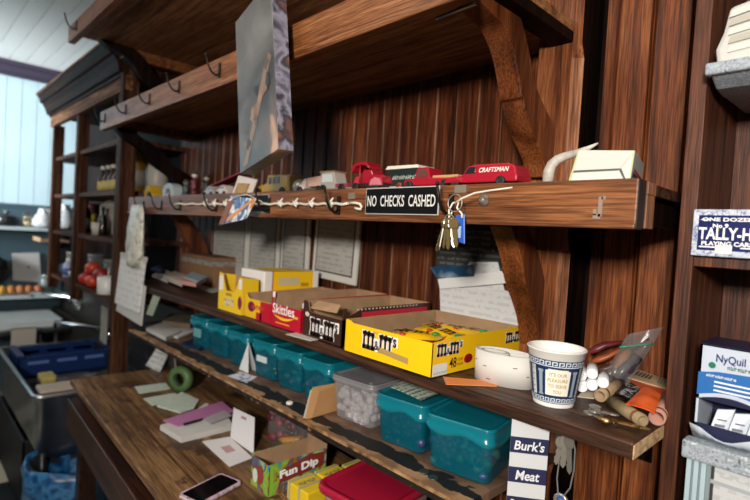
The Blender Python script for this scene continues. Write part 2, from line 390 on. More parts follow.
# upper shelf with coat-hook rail
HZ = EZ+.465; HY = .64; HX0, HX1 = -2.45, -.49
t = thing('wall_shelf','upper oak shelf with a row of dark iron coat hooks along its rail','shelf',((HX0+HX1)/2,WY,HZ-.08)); o_ = t.location
B(MB().box(HX0,HX1,HY,HY+.025,HZ-.08,HZ)).build('rail',W_RAIL,t,bevel=.002)
B(MB().box(HX0,HX1,HY+.025,WY,HZ-.02,HZ)).build('shelf_board',W_UNDER,t)
for (u,v) in ((105,119),(126,108),(150,94),(180,76),(221,52)):
    p = at(u,v,y=HY); hook(t, p.x-o_.x, HY-o_.y, HZ-.034-o_.z, s=.85)
B(MB().box(HX1-.045,HX1,HY+.025,WY-.06,HZ-.042,HZ-.02)).build('support_arm',W_DARK,t,bevel=.002)
B(MB().box(HX0,HX0+.04,HY+.025,WY,HZ-.06,HZ-.02)).build('support_arm',W_RAIL,t,bevel=.002)
# big S bracket at the right, from the wall foot out under the rail
fa = yz(-.515,[(466,-14),(490,10),(505,27),(514,50),(519,75),(522,97)])
fb = yz(-.515,[(524,99),(526,112),(532,132),(541,152),(545,165),(546,177)])
ba = yz(-.515,[(508,-14),(517,6),(525,30),(531,58),(536,84),(545,106),(556,130),(560,152),(561,177)])
fr_ = spline(fa)+spline(fb); bk_ = spline(ba)
s_bracket(t,[(y_-o_.y,z_-o_.z) for y_,z_ in fr_],[(y_-o_.y,z_-o_.z) for y_,z_ in bk_],-.565-o_.x,-.515-o_.x,[W_BRK])
p = at(480,8,x=-.515); B(MB().tube([(-.60,p.y-.012,p.z+.0),(-.515,p.y-.012,p.z+.004)],.004)).build('peg',P('#9c968c',.3,.9),t)
# left bracket of the same shelf
fl = [(HY+.05,HZ-.06),(HY+.09,HZ-.10),(HY+.16,HZ-.14),(HY+.22,HZ-.2),(HY+.30,HZ-.25),(HY+.34,HZ-.33)]
bl = [(HY+.11,HZ-.06),(HY+.17,HZ-.09),(HY+.25,HZ-.13),(HY+.31,HZ-.19),(HY+.40,HZ-.24),(HY+.42,HZ-.33)]
s_bracket(t,[(y_-o_.y,z_-o_.z) for y_,z_ in spline(fl)],[(y_-o_.y,z_-o_.z) for y_,z_ in spline(bl)],HX0-o_.x,HX0+.05-o_.x,W_DARK)
# top shelf
TZ = EZ+.775; TY = .50; TX0, TX1 = -2.42, -.45
t = thing('wall_shelf','topmost deep oak shelf jutting out above the coat hook shelf','shelf',((TX0+TX1)/2,WY,TZ-.06)); o_ = t.location
B(MB().box(TX0,TX1,TY,TY+.025,TZ-.06,TZ+.004)).build('rail',W_RAIL,t,bevel=.002)
B(MB().box(TX0,TX1,TY+.025,WY,TZ-.02,TZ)).build('shelf_board',W_UNDER,t)
for (u,v) in ((77,22),(112,-12)):
    p = at(u,v,y=TY); hook(t, p.x-o_.x, TY-o_.y, TZ-.022-o_.z, s=.85)
B(MB().box(TX0,TX0+.04,TY+.2,WY,TZ-.065,TZ-.02)).build('support_arm',W_RAIL,t,bevel=.002)
fl = yz(TX0,[(92,35),(104,48),(118,56),(130,68),(138,82),(148,90)]); bl = yz(TX0,[(104,32),(116,42),(130,50),(142,62),(150,74),(160,86)])
s_bracket(t,[(y_-o_.y,z_-o_.z) for y_,z_ in spline(fl)],[(y_-o_.y,z_-o_.z) for y_,z_ in spline(bl)],TX0-o_.x,TX0+.05-o_.x,W_DARK)
# posts
t = thing('wall_post','tall oak post with a chamfered corner beside the big curved bracket','post',(-.515,1.02,.5)); o_ = t.location
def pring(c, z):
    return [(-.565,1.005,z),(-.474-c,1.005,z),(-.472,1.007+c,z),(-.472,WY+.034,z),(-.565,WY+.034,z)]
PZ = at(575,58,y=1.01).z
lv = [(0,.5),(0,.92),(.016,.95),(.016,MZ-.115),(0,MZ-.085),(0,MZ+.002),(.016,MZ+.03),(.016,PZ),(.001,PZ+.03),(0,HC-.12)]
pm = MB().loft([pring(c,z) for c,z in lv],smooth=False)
for i_ in range(len(lv)-1): pm.m[i_*5+2] = 1  # right face takes the dark wood, that side's shade put into its colour
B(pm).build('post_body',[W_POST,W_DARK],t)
for za,zb in ((MZ+.03,PZ),(.95,MZ-.115)):
    mb = MB(); n1 = Vector((.707,-.707,0))*.0006
    q = [Vector(pring(.016,za)[1])+n1,Vector(pring(.016,za)[2])+n1,Vector(pring(.016,zb)[2])+n1,Vector(pring(.016,zb)[1])+n1]
    mb.add(q,[(0,1,2,3)]); B(mb).build('chamfered_edge',W_CHAMF,t,recalc=False)
t = thing('wall_post','slim oak upright at the left end of the hook shelves','post',(-2.47,.78,.5)); o_ = t.location
B(MB().box(-2.50,-2.455,.72+.01,.80,.3,HC-.14)).build('post_body',W_LCAB,t,bevel=.003)
# third shelf
SZ = EZ-.44; SX0, SX1, SY = -2.12, -.47, .695
m, nt, b = newmat('worn_shelf_top'); L = nt.links.new; N = nt.nodes.new
tc = N('ShaderNodeTexCoord'); sp = N('ShaderNodeSeparateXYZ'); L(tc.outputs['Object'], sp.inputs[0])
mp = N('ShaderNodeMapping'); mp.inputs['Scale'].default_value = (9,16,16); L(tc.outputs['Object'], mp.inputs['Vector'])
n = N('ShaderNodeTexNoise'); n.inputs['Scale'].default_value = 2.2; n.inputs['Detail'].default_value = 6; L(mp.outputs['Vector'], n.inputs['Vector'])
ma = N('ShaderNodeMath'); ma.operation = 'MULTIPLY_ADD'; ma.inputs[1].default_value = .07; L(n.outputs['Fac'], ma.inputs[0]); L(sp.outputs[1], ma.inputs[2])
rp = N('ShaderNodeValToRGB'); rp.color_ramp.interpolation = 'CONSTANT'; e = rp.color_ramp.elements
mr = N('ShaderNodeMapRange'); mr.inputs['From Min'].default_value = -.375+.035; mr.inputs['From Max'].default_value = -.375+.035+.2
L(ma.outputs[0], mr.inputs['Value']); L(mr.outputs['Result'], rp.inputs['Fac'])
e[0].position = 0; e[0].color = lin('#a27c58'); e[1].position = .09; e[1].color = lin('#15120f'); e.new(.28).color = lin('#7a5f49'); e.new(.36).color = lin('#6a5040')
n5 = N('ShaderNodeTexNoise'); n5.inputs['Scale'].default_value = 14; n5.inputs['Detail'].default_value = 8; L(tc.outputs['Object'], n5.inputs['Vector'])
r5 = N('ShaderNodeValToRGB'); r5.color_ramp.elements[0].position = .42; r5.color_ramp.elements[0].color = (.42,.4,.38,1); r5.color_ramp.elements[1].position = .58
L(n5.outputs['Fac'], r5.inputs['Fac']); mx = N('ShaderNodeMix'); mx.data_type='RGBA'; mx.blend_type='MULTIPLY'; mx.inputs['Factor'].default_value = .85
L(rp.outputs['Color'], mx.inputs['A']); L(r5.outputs['Color'], mx.inputs['B']); L(mx.outputs['Result'], b.inputs['Base Color']); b.inputs['Roughness'].default_value = .6
M_WORN = m
t = thing('wall_shelf','worn lower shelf with peeling black strip holding the teal plastic tubs','shelf',((SX0+SX1)/2,WY,SZ-.02)); o_ = t.location
B(MB().box(SX0,SX1,SY,WY,SZ-.018,SZ)).build('shelf_board',M_WORN,t,bevel=.0015)
B(MB().box(SX0,SX1,SY-.004,SY,SZ-.006,SZ+.0005)).build('edge_strip',blotch('worn_edge',['#2a1c12','#8a6644','#b08a62'],40,.6),t)
B(MB().box(SX0,SX1,SY-.003,SY,SZ-.018,SZ-.006)).build('front_edge',blotch('dark_worn_edge',['#0e0a08','#1c130e','#8a6644'],50,.6,pos=[.3,.58,.68]),t)
for bx in (-2.0,-1.2,-.6):
    B(MB().prism([(WY-.002,SZ-.019),(WY-.002,SZ-.15),(WY-.04,SZ-.14),(WY-.2,SZ-.019)],'x',bx,bx+.03)).build('bracket',W_DARK,t)
# desk
p0 = at(70,379,z=EZ-.64); p1 = at(162,500,z=EZ-.64); ang = math.atan2(p1.y-p0.y,p1.x-p0.x)
DZ = EZ-.64
t = thing('desk','worn brown wooden desk along the wall under the shelves','desk',(p0.x,p0.y,0),ang)
MB().box(0,1.66,0,.5,DZ-.022,DZ).build('desk_top',W_DESK,t,bevel=.004)
MB().box(.01,1.64,.03,.05,DZ-.075,DZ-.022).build('front_rail',W_DARK,t)
MB().box(.0,1.65,-.008,.45,DZ-.19,DZ-.075).build('drawer',wood('drawer_front','#1c0f0a','#3d2114','#5a3320','x',.4),t,bevel=.004)
MB().box(.01,1.64,.47,.49,DZ-.6,DZ-.022).build('back_panel',W_DARK,t)
for lx in (.02,1.57):
    for ly in (.03,.41): MB().box(lx,lx+.06,ly,ly+.06,0,DZ-.19).build('leg',W_DARKX,t,bevel=.003)
DM = t.matrix_basis.copy()
# ------------------------------------------------------------------ right cabinet
RX = -.228; RY = .85
t = thing('cabinet','open reddish wooden cabinet at the right holding playing cards','cabinet',(.1,.95,.9)); o_ = t.location
B(MB().box(RX,RX+.022,RY,WY,.75,HC-.13)).build('side_panel',W_CAB,t,bevel=.0015)
B(MB().box(RX+.022,.62,WY-.012,WY,.75,HC-.13)).build('back_panel',W_CAB,t)
B(MB().box(.6,.622,RY,WY,.75,HC-.13)).build('side_panel',W_CAB,t)
for z_ in (EZ-.002,EZ+.52): B(MB().box(RX+.022,.6,RY+.004,WY-.012,z_-.016,z_)).build('shelf',W_CAB,t,bevel=.001)
M_GRAN = blotch('speckled_grey',['#4c5258','#a3abb3','#7c848c','#bcc4ca'],140,.55,3)
# lower stone ledge with metal panel under it
g0 = at(684,437,y=.83); 
cab = t; cab_o = cab.location.copy()
t = thing('stone_ledge','grey speckled ledge under the cold medicine box','ledge',(g0.x+.2,.9,g0.z-.02)); o_ = t.location
B(MB().box(g0.x,g0.x+.45,.82,RY-.001,g0.z-.026,g0.z).box(g0.x+.03,g0.x+.45,RY-.002,WY-.013,g0.z-.026,g0.z)).build('slab',M_GRAN,t,bevel=.003)
o_ = cab_o
dr = B(MB().box(g0.x+.006,g0.x+.43,.835,RY-.002,g0.z-.4,g0.z-.027)).build('door',P('#7f8c8f',.5),cab); dr['label'] = 'pale teal metal door'
for k in range(3): B(MB().box(g0.x+.006+k*.009,g0.x+.012+k*.009,.829,.836,g0.z-.4,g0.z-.028)).build('ribbed_edge',P('#a5bac0',.5),dr)
B(MB().box(g0.x+.036,g0.x+.4,.8285,.835,g0.z-.052,g0.z-.047)).build('upper_edge',P('#9a9fa2',.5),dr)
pp = at(722,478,y=.83)
t = thing('notice','white notice with a dark border on the panel below the speckled ledge','notice',(pp.x+.06,.832,pp.z)); o_ = t.location
B(MB().box(pp.x-.013,pp.x+.18,.831,.834,pp.z-.2,pp.z+.018)).build('border',P('#2c2c2e',.6),t)
B(MB().box(pp.x-.009,pp.x+.18,.8295,.831,pp.z-.2,pp.z+.014)).build('sheet',print_paper('notice_print','#b9babb','#6a6a6a','z',60,.25),t)
# upper stone tray
g1 = at(706,65,y=.82)
t = thing('stone_tray','grey speckled tray with a curved underside at the upper right','tray',(g1.x+.1,.9,g1.z-.1)); o_ = t.location
prof = [(.82,g1.z),(.82,g1.z-.014),(.835,g1.z-.02),(.855,g1.z-.027),(.89,g1.z-.029),(.93,g1.z-.026),(WY-.014,g1.z-.02),(WY-.014,g1.z)]
B(MB().prism(prof,'x',g1.x+.006,g1.x+.4).box(g1.x,g1.x+.4,.815,.83,g1.z-.016,g1.z+.001)).build('tray_body',M_GRAN,t,bevel=.003)
g = at(735,45,y=.86)
t = thing('paper_packet','white packet of folded paper on the upper speckled tray','packet',(g.x,.87,g1.z)); o_ = t.location
w0 = at(718,62,y=.85).x
pk = MB().prism([(w0,g1.z+.001),(w0-.004,g1.z+.028),(w0+.004,g1.z+.05),(w0+.01,g1.z+.085),(w0+.2,g1.z+.12),(w0+.2,g1.z+.001)],'y',.845,.95)
B(pk).build('wrapper',P('#c2c0ba',.6,noise=.08,nscale=14),t,bevel=.006)
for k in range(5):
    B(MB().hexa([(w0+.012,.8425-.0006*k,g1.z+.02+.012*k),(w0+.2,.8425-.0006*k,g1.z+.035+.016*k),(w0+.2,.8445,g1.z+.035+.016*k),(w0+.012,.8445,g1.z+.02+.012*k)],[(w0+.014,.8425-.0006*k,g1.z+.029+.012*k),(w0+.2,.8425-.0006*k,g1.z+.046+.016*k),(w0+.2,.8445,g1.z+.046+.016*k),(w0+.014,.8445,g1.z+.029+.012*k)])).build('paper_layer',P('#aaa598' if k%2 else '#c9c6be',.7),t)
# playing-card box
c0 = at(690,253,y=.838); c1 = at(690,207,y=.838); cw = at(772,240,y=.838).x-c0.x; ch = c1.z-c0.z
t = thing('card_box','blue and white box of playing cards in the right cabinet','box',(c0.x+cw/2,.87,EZ-.002))
x0 = -cw/2
MB().box(-cw/2,cw/2,-.03,.03,0,ch).build('carton',blotch('filigree',['#c9ccd4','#a9b1c4','#3d4d84','#c4c8d2'],150,.45,2,pos=[.3,.5,.56,.6]),t,bevel=.0015)
NAVY = P('#0b1650',.5,spec=.2)
patch(t,[(-cw/2+.0075,cw/2-.0075,.0085,ch-.0085)],(0,-.03,0),FRONT,NAVY,name='blue_panel')
WL = P('#e9ebee',.5)
text(t,'ONE DOZEN',(-.004,-.0306,ch-.0145),FRONT,cw*.66,.0052,WL,.03)
text(t,'No 9',(-.012,-.0306,ch-.0235),FRONT,cw*.2,.006,WL,.03)
text(t,'TALLY-HO',(0,-.0306,ch*.5-.001),FRONT,cw-.017,.0175,WL,.025)
text(t,'PLAYING CARDS',(.0,-.0306,.0185),FRONT,cw*.72,.0062,WL,.03)
patch(t,[(-cw/2+.01,-cw/2+.022,ch-.0155,ch-.0145),(-cw/2+.01,-cw/2+.034,.0125,.0143),(cw/2-.034,cw/2-.012,.0125,.0143)],(0,-.0302,0),FRONT,WL,name='thin_rule')
patch(t,[(-cw/2+.03,-cw/2+.05,.0045,.0165)],(0,-.0304,0),FRONT,P('#e2ddcf',.6),lift=.0006,name='price_sticker')
text(t,'TALLY-HO',(cw/2+.0,0,ch/2),RIGHT,.05,.012,NAVY,.02)
# medicine box
n0 = at(694,428,y=.845); n1 = at(694,342,y=.845); nh = n1.z-g0.z; nw = at(768,390,y=.845).x-n0.x
t = thing('medicine_box','white and blue cold medicine carton with a torn dispensing opening','box',(n0.x+nw/2,.845,g0.z),.0)
NB = P('#141a3c',.4); NW = P('#b9c2d0',.45); NBL = P('#2464a8',.4)
bx = MB(); w=nw/2
bx.box(-w,w,.0,.004,nh*.42,nh,0); bx.box(-w,-w+.003,.0,.09,0,nh,0); bx.box(w-.003,w,0,.09,0,nh,0); bx.box(-w,w,.087,.09,0,nh,1); bx.box(-w,w,0,.09,nh-.002,nh+.001,1); bx.box(-w,w,0,.09,0,.003,1)
bx.box(-w,w,-.0,.003,0,.022,1)
bx.build('carton',[NW,NB],t)
MB().loft([[(-w+nw*k/8+(-.004 if k == 0 else 0),-.010-.012*math.sin(PI*k/8),.016+.006*math.cos(2*PI*k/8)) for k in range(9)],[(-w+nw*k/8,0,.0) for k in range(9)]],cap0=False,cap1=False,closed=False).build('torn_flap',P('#b9c2cc',.5),t,solid=.001)
arch = [(-w,nh*.42)]+[(-w+nw*k/10,nh*.42+.018*math.sin(PI*k/10)) for k in range(11)]+[(w,nh*.42)]
patch(t,[[(-w,nh*.45+.004)]+[(-w+nw*k/10,nh*.43+.004+.009*math.sin(PI*k/10)) for k in range(11)]+[(w,nh*.755),(w*.2,nh*.745),(-w*.4,nh*.735),(-w,nh*.70)]],(0,0,0),FRONT,NBL,name='blue_swoosh')
patch(t,[[(-w,nh*.42)]+[(-w+nw*k/10,nh*.42+.009*math.sin(PI*k/10)) for k in range(11)]+[(w,nh*.42)]],(0,0,0),FRONT,NB,lift=.0008,name='arched_cutout')
text(t,'NyQuil',((at(731,360,y=.845).x-n0.x-nw/2),0,nh*.865),FRONT,at(746,360,y=.845).x-at(716,360,y=.845).x,.0145,P('#1b2a63',.4),.02)
squiggle(t,(.010,0,nh*.795),FRONT,.032,.0055,8,P('#3b6d62',.4))
MB().lathe([(.004,0),(.0045,.0006)],12).xf(frame((-.024,-.0012,nh*.795),*FRONT)).build('emblem',P('#1f6d55',.4),t)
for k in range(3): patch(t,[(-w+.02,-w+.02+.045+.008*(k%2),nh*.62-k*.006,nh*.62-k*.006+.0022)],(0,-.0005,0),FRONT,WL,name='small_print')
squiggle(t,(-.012,-.0005,nh*.685),FRONT,.036,.004,10,WL)
pkm = [P('#9ea7b4',.35),P('#8d97a6',.35)]
for k in range(5):
    q = thing('medicine_packet','foil medicine packet sticking out of the cold medicine carton','packet',(n0.x+.024+.021*k,.849,g0.z+.004),0,'foil packets in the medicine carton')
    MB().hexa([(-.009,.0,0),(.012,.006,0),(.012,.01,0),(-.009,.004,0)],[(-.001,.012,.04),(.02,.018,.044),(.02,.021,.044),(-.001,.015,.04)]).build('pouch',pkm[0],q,bevel=.001)
    patch(q,[(-.006,.006,.008,.011),(-.004,.008,.018,.0215),(-.001,.01,.027,.029)],(0.004,-.0,0),((1,.28,0),(.2,.25,1)),P('#2a3550',.4),lift=.0012,name='printed_lines')
# ------------------------------------------------------------------ candy display trays on the lower shelf
def tray(name, label, x0, x1, y0, y1, z, hf, hs, hb, outer, inner=M_CARD, th=.003, cut=0, rz=0):
    """open cardboard display tray; front lip hf, sides hs, back hb"""
    cx, cy = (x0+x1)/2, (y0+y1)/2; w, d = x1-x0, y1-y0
    t = thing(name, label, 'candy box', (cx,cy,z), rz)
    a, c = w/2, d/2
    mb = MB(); mb.box(-a,a,-c,c,0,.002,1)
    # outer skin (0) and inner cardboard (1)
    if cut:
        poly = [(-a,0),(a,0),(a,hf),(-a+cut*1.2,hf),(-a+cut*.8,hf+.004),(-a+cut*.5,hs),(-a,hs)]
    else: poly = [(-a,0),(a,0),(a,hf),(-a,hf)]
    mb.prism(poly,'y',-c,-c+th/2,0); mb.prism([(px*.985,pz-.0002) for px,pz in poly],'y',-c+th/2,-c+th,1)
    for s in (-1,1):
        mb.prism([(-c,0),(c,0),(c,hb),(-c+.06,hs),(-c,hs if s < 0 or not cut else hf)],'x',s*a,s*(a-th/2),0)
        mb.prism([(-c+th,0),(c-th,0),(c-th,hb-.0002),(-c+.06,hs-.0002),(-c+th,(hs if s < 0 or not cut else hf)-.0002)],'x',s*(a-th/2),s*(a-th),1)
    mb.box(-a,a,c-th/2,c,0,hb,0); mb.box(-a+th,a-th,c-th,c-th/2,0,hb,1)
    mb.build('tray_body',[outer,inner],t)
    return t, a, c
YEL = P('#f2c011',.38); BRN = P('#3b2119',.4); LOGO = P('#2b150f',.45); RED = P('#b3142c',.38)
t, a, c = tray('candy_box','yellow peanut candy display box full of packets next to the paper cup',-.829,-.58,.722,1.035,LZ,.066,.071,.072,YEL,cut=.02)
mm_logo(t,(-.016,-c,.039),FRONT,.1,.035,LOGO,M_WHITE)
patch(t,[[(-.018,.0205),(.066,.0135),(.066,.0255),(-.012,.031)]],(0,-c,0),((1,0,0),(0,0,1)),P('#a88a50',.5),name='dull_stripe',lift=.0014)
def sy(u): return at(u,350,x=-.58).y-t.location.y
def sw(u0,u1): return sy(u1)-sy(u0)
mm_logo(t,(a,(sy(437)+sy(462))/2,.051),RIGHT,sw(437,462),.022,LOGO,M_WHITE)
mm_logo(t,(a,(sy(505)+sy(522))/2,.051),RIGHT,sw(505,522),.022,LOGO,M_WHITE)
patch(t,[(sy(433.5),sy(448),.003,.025)],(a,0,0),RIGHT,P('#dcdcd6',.6),name='barcode_label')
patch(t,[(sy(435)+.005*k,sy(435)+.0028+.005*k,.006,.010) for k in range(8)],(a+.0002,0,0),RIGHT,P('#9db3b0',.6),name='barcode',lift=.0006)
text(t,'48',(a,(sy(450)+sy(457))/2,.022),RIGHT,sw(450,457),.02,LOGO,.015); text(t,'COUNT',(a,(sy(458)+sy(463.5))/2,.026),RIGHT,sw(458,463.5),.006,P('#8a4a16',.5),.01); text(t,'PACKS',(a,(sy(458)+sy(463.5))/2,.017),RIGHT,sw(458,463.5),.006,P('#8a4a16',.5),.01)
MB().ball((a,(sy(464.5)+sy(473))/2,.024),(.0015,sw(464.5,473)/2,.0095),16,8).build('printed_candy',P('#8c1224',.3),t)
patch(t,[(-.035,-.02,.057,.0605)],(0,-c,0),FRONT,P('#d8953a',.5),name='orange_mark',lift=.0015)
# candy packets inside
def pillow(mb, L_, W_, H_, nx=12, ny=6):
    for s in (1,-1):
        vs = []; 
        for i in range(nx+1):
            for j in range(ny+1):
                uu = i/nx; vv = j/ny
                k = max(0,math.sin(PI*min(1,max(0,(uu-.08)/.84))))**.5*math.sin(PI*vv)**.6
                z = s*H_/2*k+.0015*math.sin(9*uu*PI+s)*math.sin(5*vv*PI)*k
                if uu < .07 or uu > .93: z = .0008*s*math.cos(vv*24)
                vs.append((L_*(uu-.5), W_*(vv-.5), z))
        fs = [(i*(ny+1)+j,(i+1)*(ny+1)+j,(i+1)*(ny+1)+j+1,i*(ny+1)+j+1) for i in range(nx) for j in range(ny)]
        mb.add(vs, fs, 0, True)
    return mb
PKY = P('#f0b90e',.28); PROTO = None
spots = [(-.03,-.075,.012,.25),(-.035,-.01,.014,-.2),(-.03,.055,.012,.15),(.045,-.08,.012,.2),(.048,-.012,.014,.2),(.045,.06,.014,-.3),(.01,-.06,.030,.35),(.03,.01,.032,-.15),(-.01,.08,.030,.3),(.04,.09,.030,-.2)]
for i,(sx,sy,sz,ra) in enumerate(spots):
    sz += .020
    q = thing('candy_packet','yellow peanut candy packet lying in the yellow display box','packet',(-.705+sx,.86+sy,LZ+sz),ra,'yellow packets in the display box')
    q.rotation_euler = (.12*math.sin(i*2.1),.1*math.cos(i*1.7),ra)
    if PROTO is None:
        k1 = pillow(MB(),.125,.06,.02).build('wrapper',PKY,q)
        k2 = slab_m(-.046,-.012,.035,.024); k2 += slab_m(.0,-.012,.035,.024)
        mb = MB()
        for (x_0,x_1,y_0,y_1) in k2:
            n_ = 3
            mb.add([(x_0,y_0,.0108),(x_1,y_0,.0108),(x_1,y_1,.0108),(x_0,y_1,.0108)],[(0,1,2,3)])
        k3 = mb.build('lettering',LOGO,q)
        k4 = MB().ball((.046,.004,.008),(.009,.010,.0035),12,6).ball((-.018,-.021,.007),(.008,.007,.0035),12,6,1).build('printed_candy',[P('#2e8a34',.3),P('#b8341e',.3)],q)
        PROTO = (k1,k2,k3,k4)
    else:
        for k in (k1,k3,k4):
            d = k.copy(); d.parent = q; C.objects.link(d)
# brown box
t, a, c = tray('candy_box','dark brown candy display box between the yellow and the red boxes',-1.005,-.852,.735,1.04,LZ,.062,.088,.088,BRN,cut=.03)
mm_logo(t,(.008,-c,.03),FRONT,.105,.04,LOGO,M_WHITE)
MB().box(.072,.0765,-c,-c+.01,.0,.088).build('front_corner',BRN,t)
patch(t,[(.055,.29,.066,.078)],(a,-c,0),RIGHT,P('#b5203c',.45),name='red_stripe')
patch(t,[(.04+.012*k,.045+.012*k,.083,.086) for k in range(18)],(a,-c,0),RIGHT,P('#cfc4bb',.5),name='dotted_line')
patch(t,[[(-.06+.009*math.cos(i*PI/4),.0565+.006*math.sin(i*PI/4)) for i in range(8)]],(0,-c,0),FRONT,P('#cbb8a8',.5),name='pale_emblem')
MB().hexa([(-a+.014,-c+.006,.07),(a-.05,-c+.02,.07),(a-.05,-c+.022,.07),(-a+.014,-c+.008,.07)],[(-a+.02,-c+.03,.088),(a-.055,-c+.036,.088),(a-.055,-c+.038,.088),(-a+.02,-c+.032,.088)]).build('torn_flap',M_CARD,t)
# red skittles tray
t, a, c = tray('candy_box','red fruit candy display box with white lettering',-1.15,-1.012,.735,1.04,LZ,.06,.088,.09,RED,cut=.012)
text(t,'Skittles',(-.012,-c,.05),FRONT,.1,.026,M_WHITE,.012)
mb = MB(); arc=[(-.05+.1*k/12,.028-.012*math.sin(PI*k/12)) for k in range(13)]; arc2=[(x_,z_+.007*math.sin(PI*k/12)) for k,(x_,z_) in enumerate(arc)]
patch(t,[arc+arc2[::-1]],(-.01,-c,.006),FRONT,P('#e3c11f',.4),name='rainbow_arc')
patch(t,[(-.045,.02,.012,.015),(.035,.055,.035,.041)],(0,-c,0),FRONT,P('#e2a33a',.4),name='small_print',lift=.0006)
patch(t,[[(-a+.004,.078),(-a+.016,.078),(-a+.016,.094),(-a+.004,.092)]],(0,-c,0),FRONT,P('#e8d9d9',.5),name='white_emblem')
patch(t,[(.0,.085,.066,.079)],(a,-c,0),RIGHT,P('#e8dcdc',.5),name='white_label')
for k,(yy,cl) in enumerate(((.15,'#3f8c3a'),(.19,'#d8b31c'),(.11,'#8a2a6a'))): MB().ball((a,-c+yy,.07),(.0012,.01,.007),12,6).build('printed_candy',P(cl,.3),t)
for i in range(6):
    q = thing('candy_packet','red candy packet in the red fruit candy box','packet',(-1.08+.03*math.sin(i*2),.83+.035*i,LZ+.045+.004*(i%3)),.4*math.sin(i*3),'red packets in the fruit candy box')
    pillow(MB(),.09,.05,.02).build('wrapper',P('#8e1430',.3),q)
    MB().box(-.025,.02,-.006,.006,.0095,.0102).build('printed_label',P('#d6c9c4',.4),q)
# yellow-red box
t, a, c = tray('candy_box','small yellow and red candy tray left of the red fruit candy box',-1.305,-1.158,.742,1.02,LZ,.056,.07,.078,P('#e0b01c',.4),cut=.02)
patch(t,[(a*.18,a-.001,.001,.055),(-a*.1,a*.3,.001,.022)],(0,-c,0),FRONT,P('#b3142c',.4),name='red_panel')
MB().ball((-.035,-c,.034),(.02,.0012,.015),14,6).build('printed_candy',P('#6a1236',.4),t)
squiggle(t,(.004,-c,.036),FRONT,.07,.014,6,P('#d8502c',.4),'faint_lettering',.0012)
patch(t,[(.0,.25,.002,.066)],(a,-c,0),RIGHT,P('#a3122a',.4),name='red_side')
# yellow box with white ends (closed carton lying deep)
t = thing('candy_carton','closed yellow candy carton with white ends behind the scooped yellow tray','candy box',(-1.385,.93,LZ))
MB().box(-.07,.07,-.12,.085,0,.128).build('carton',[YEL],t,bevel=.004)
WE = P('#e4ddd6',.5)
MB().box(-.0706,.0706,-.1206,-.09,-.0,.1286).build('white_end',WE,t,bevel=.003); MB().box(-.0706,.0706,.062,.0856,0,.1286).build('white_end',WE,t,bevel=.003)
MB().box(-.0708,.0708,-.092,-.089,0,.1288).build('red_line',P('#a8323a',.5),t)
patch(t,[(.05,.13,.085,.11)],(.07,-.12,0),RIGHT,P('#c9b98c',.5),name='printed_label')
patch(t,[(.135,.165,.08,.092)],(.07,-.12,0),RIGHT,P('#b8891a',.5),name='brown_lettering')
# leftmost yellow tray, scooped front
x0,x1 = -1.465,-1.32
t = thing('candy_box','yellow candy tray with a scooped front, leftmost of the candy boxes','candy box',((x0+x1)/2,.742,LZ))
a=(x1-x0)/2; mb = MB()
poly = [(-a,0),(a,0),(a,.108),(a-.015,.112),(a-.03,.085),(a-.045,.062),(-a+.045,.062),(-a+.03,.09),(-a+.022,.112),(-a,.115)]
mb.prism(poly,'y',-.002,0,0); mb.prism([(-.0,0),(.055,0),(.055,.105),(.0,.112)],'x',-a,-a+.002,0); mb.prism([(-.0,0),(.055,0),(.055,.105),(.0,.108)],'x',a-.002,a,0); mb.box(-a,a,.053,.055,0,.105,1); mb.box(-a+.002,a-.002,0,.055,0,.002,1)
mb.prism([(px*.98,pz) for px,pz in poly],'y',0,.0015,1)
mb.build('tray_body',[P('#e3bc22',.4),M_CARD],t)
patch(t,[(-a+.001,-a+.028,.06,.105)],(0,-.002,0),FRONT,P('#dedad0',.5),name='white_corner'); patch(t,[(a-.02,a-.001,.075,.105)],(0,-.002,0),FRONT,P('#dedad0',.5),name='white_corner')
squiggle(t,(-.004,-.002,.052),FRONT,.036,.009,5,P('#7a5a2a',.5)); squiggle(t,(.0,-.002,.03),FRONT,.06,.026,4,P('#cfcdc4',.5),'faint_lettering')
MB().ball((.062,-.002,.035),(.012,.0012,.02),12,6).build('printed_candy',P('#7a1a3a',.4),t)
# small bits on the shelf front
t = tag(MB().box(-.045,.045,-.02,.02,0,.0015).build('paper_slip',P('#bdb6ac',.7),loc=(-.985,.726,LZ+.001),rotz=.1),'crumpled grey slip sticking out under the brown candy box','paper')
q_ = [at(u,v,z=LZ) for u,v in ((443,377.5),(500,382.5),(497,387),(446,385))]; c_ = sum(q_,Vector())/4
tag(MB().prism([(p.x-c_.x,p.y-c_.y) for p in q_],'z',0,.0012).build('paper_strip',P('#d8824a',.6),loc=(c_.x,c_.y,LZ+.0005)),'orange paper strip lying in front of the yellow candy box','paper')
# white paper coil
a0 = at(469,377,z=LZ); a1 = at(527,391,z=LZ)
cc = (a0+a1)/2; L_ = (a1-a0).length; rz = math.atan2(a1.y-a0.y,a1.x-a0.x)
t = thing('paper_coil','oval coil of white paper tape with dash marks left of the cup','paper roll',(cc.x,cc.y+.02,LZ),rz)
def ell(a,b,z,n=36,cx=0,cy=0): return [(cx+a*math.cos(2*PI*k/n),cy+b*math.sin(2*PI*k/n),z) for k in range(n)]
MB().loft([ell(L_*.5,.032,0),ell(L_*.505,.033,.057),ell(L_*.47,.029,.057),ell(L_*.45,.027,.04)],cap1=True).build('outer_wrap',P('#cbc8c2',.7),t)
MB().loft([ell(L_*.25,.017,.04,24,-.02),ell(L_*.25,.017,.055,24,-.02),ell(L_*.2,.012,.055,24,-.02),ell(L_*.2,.012,.044,24,-.02)],cap0=False).build('inner_ring',P('#bdbab3',.7),t)
mb = MB()
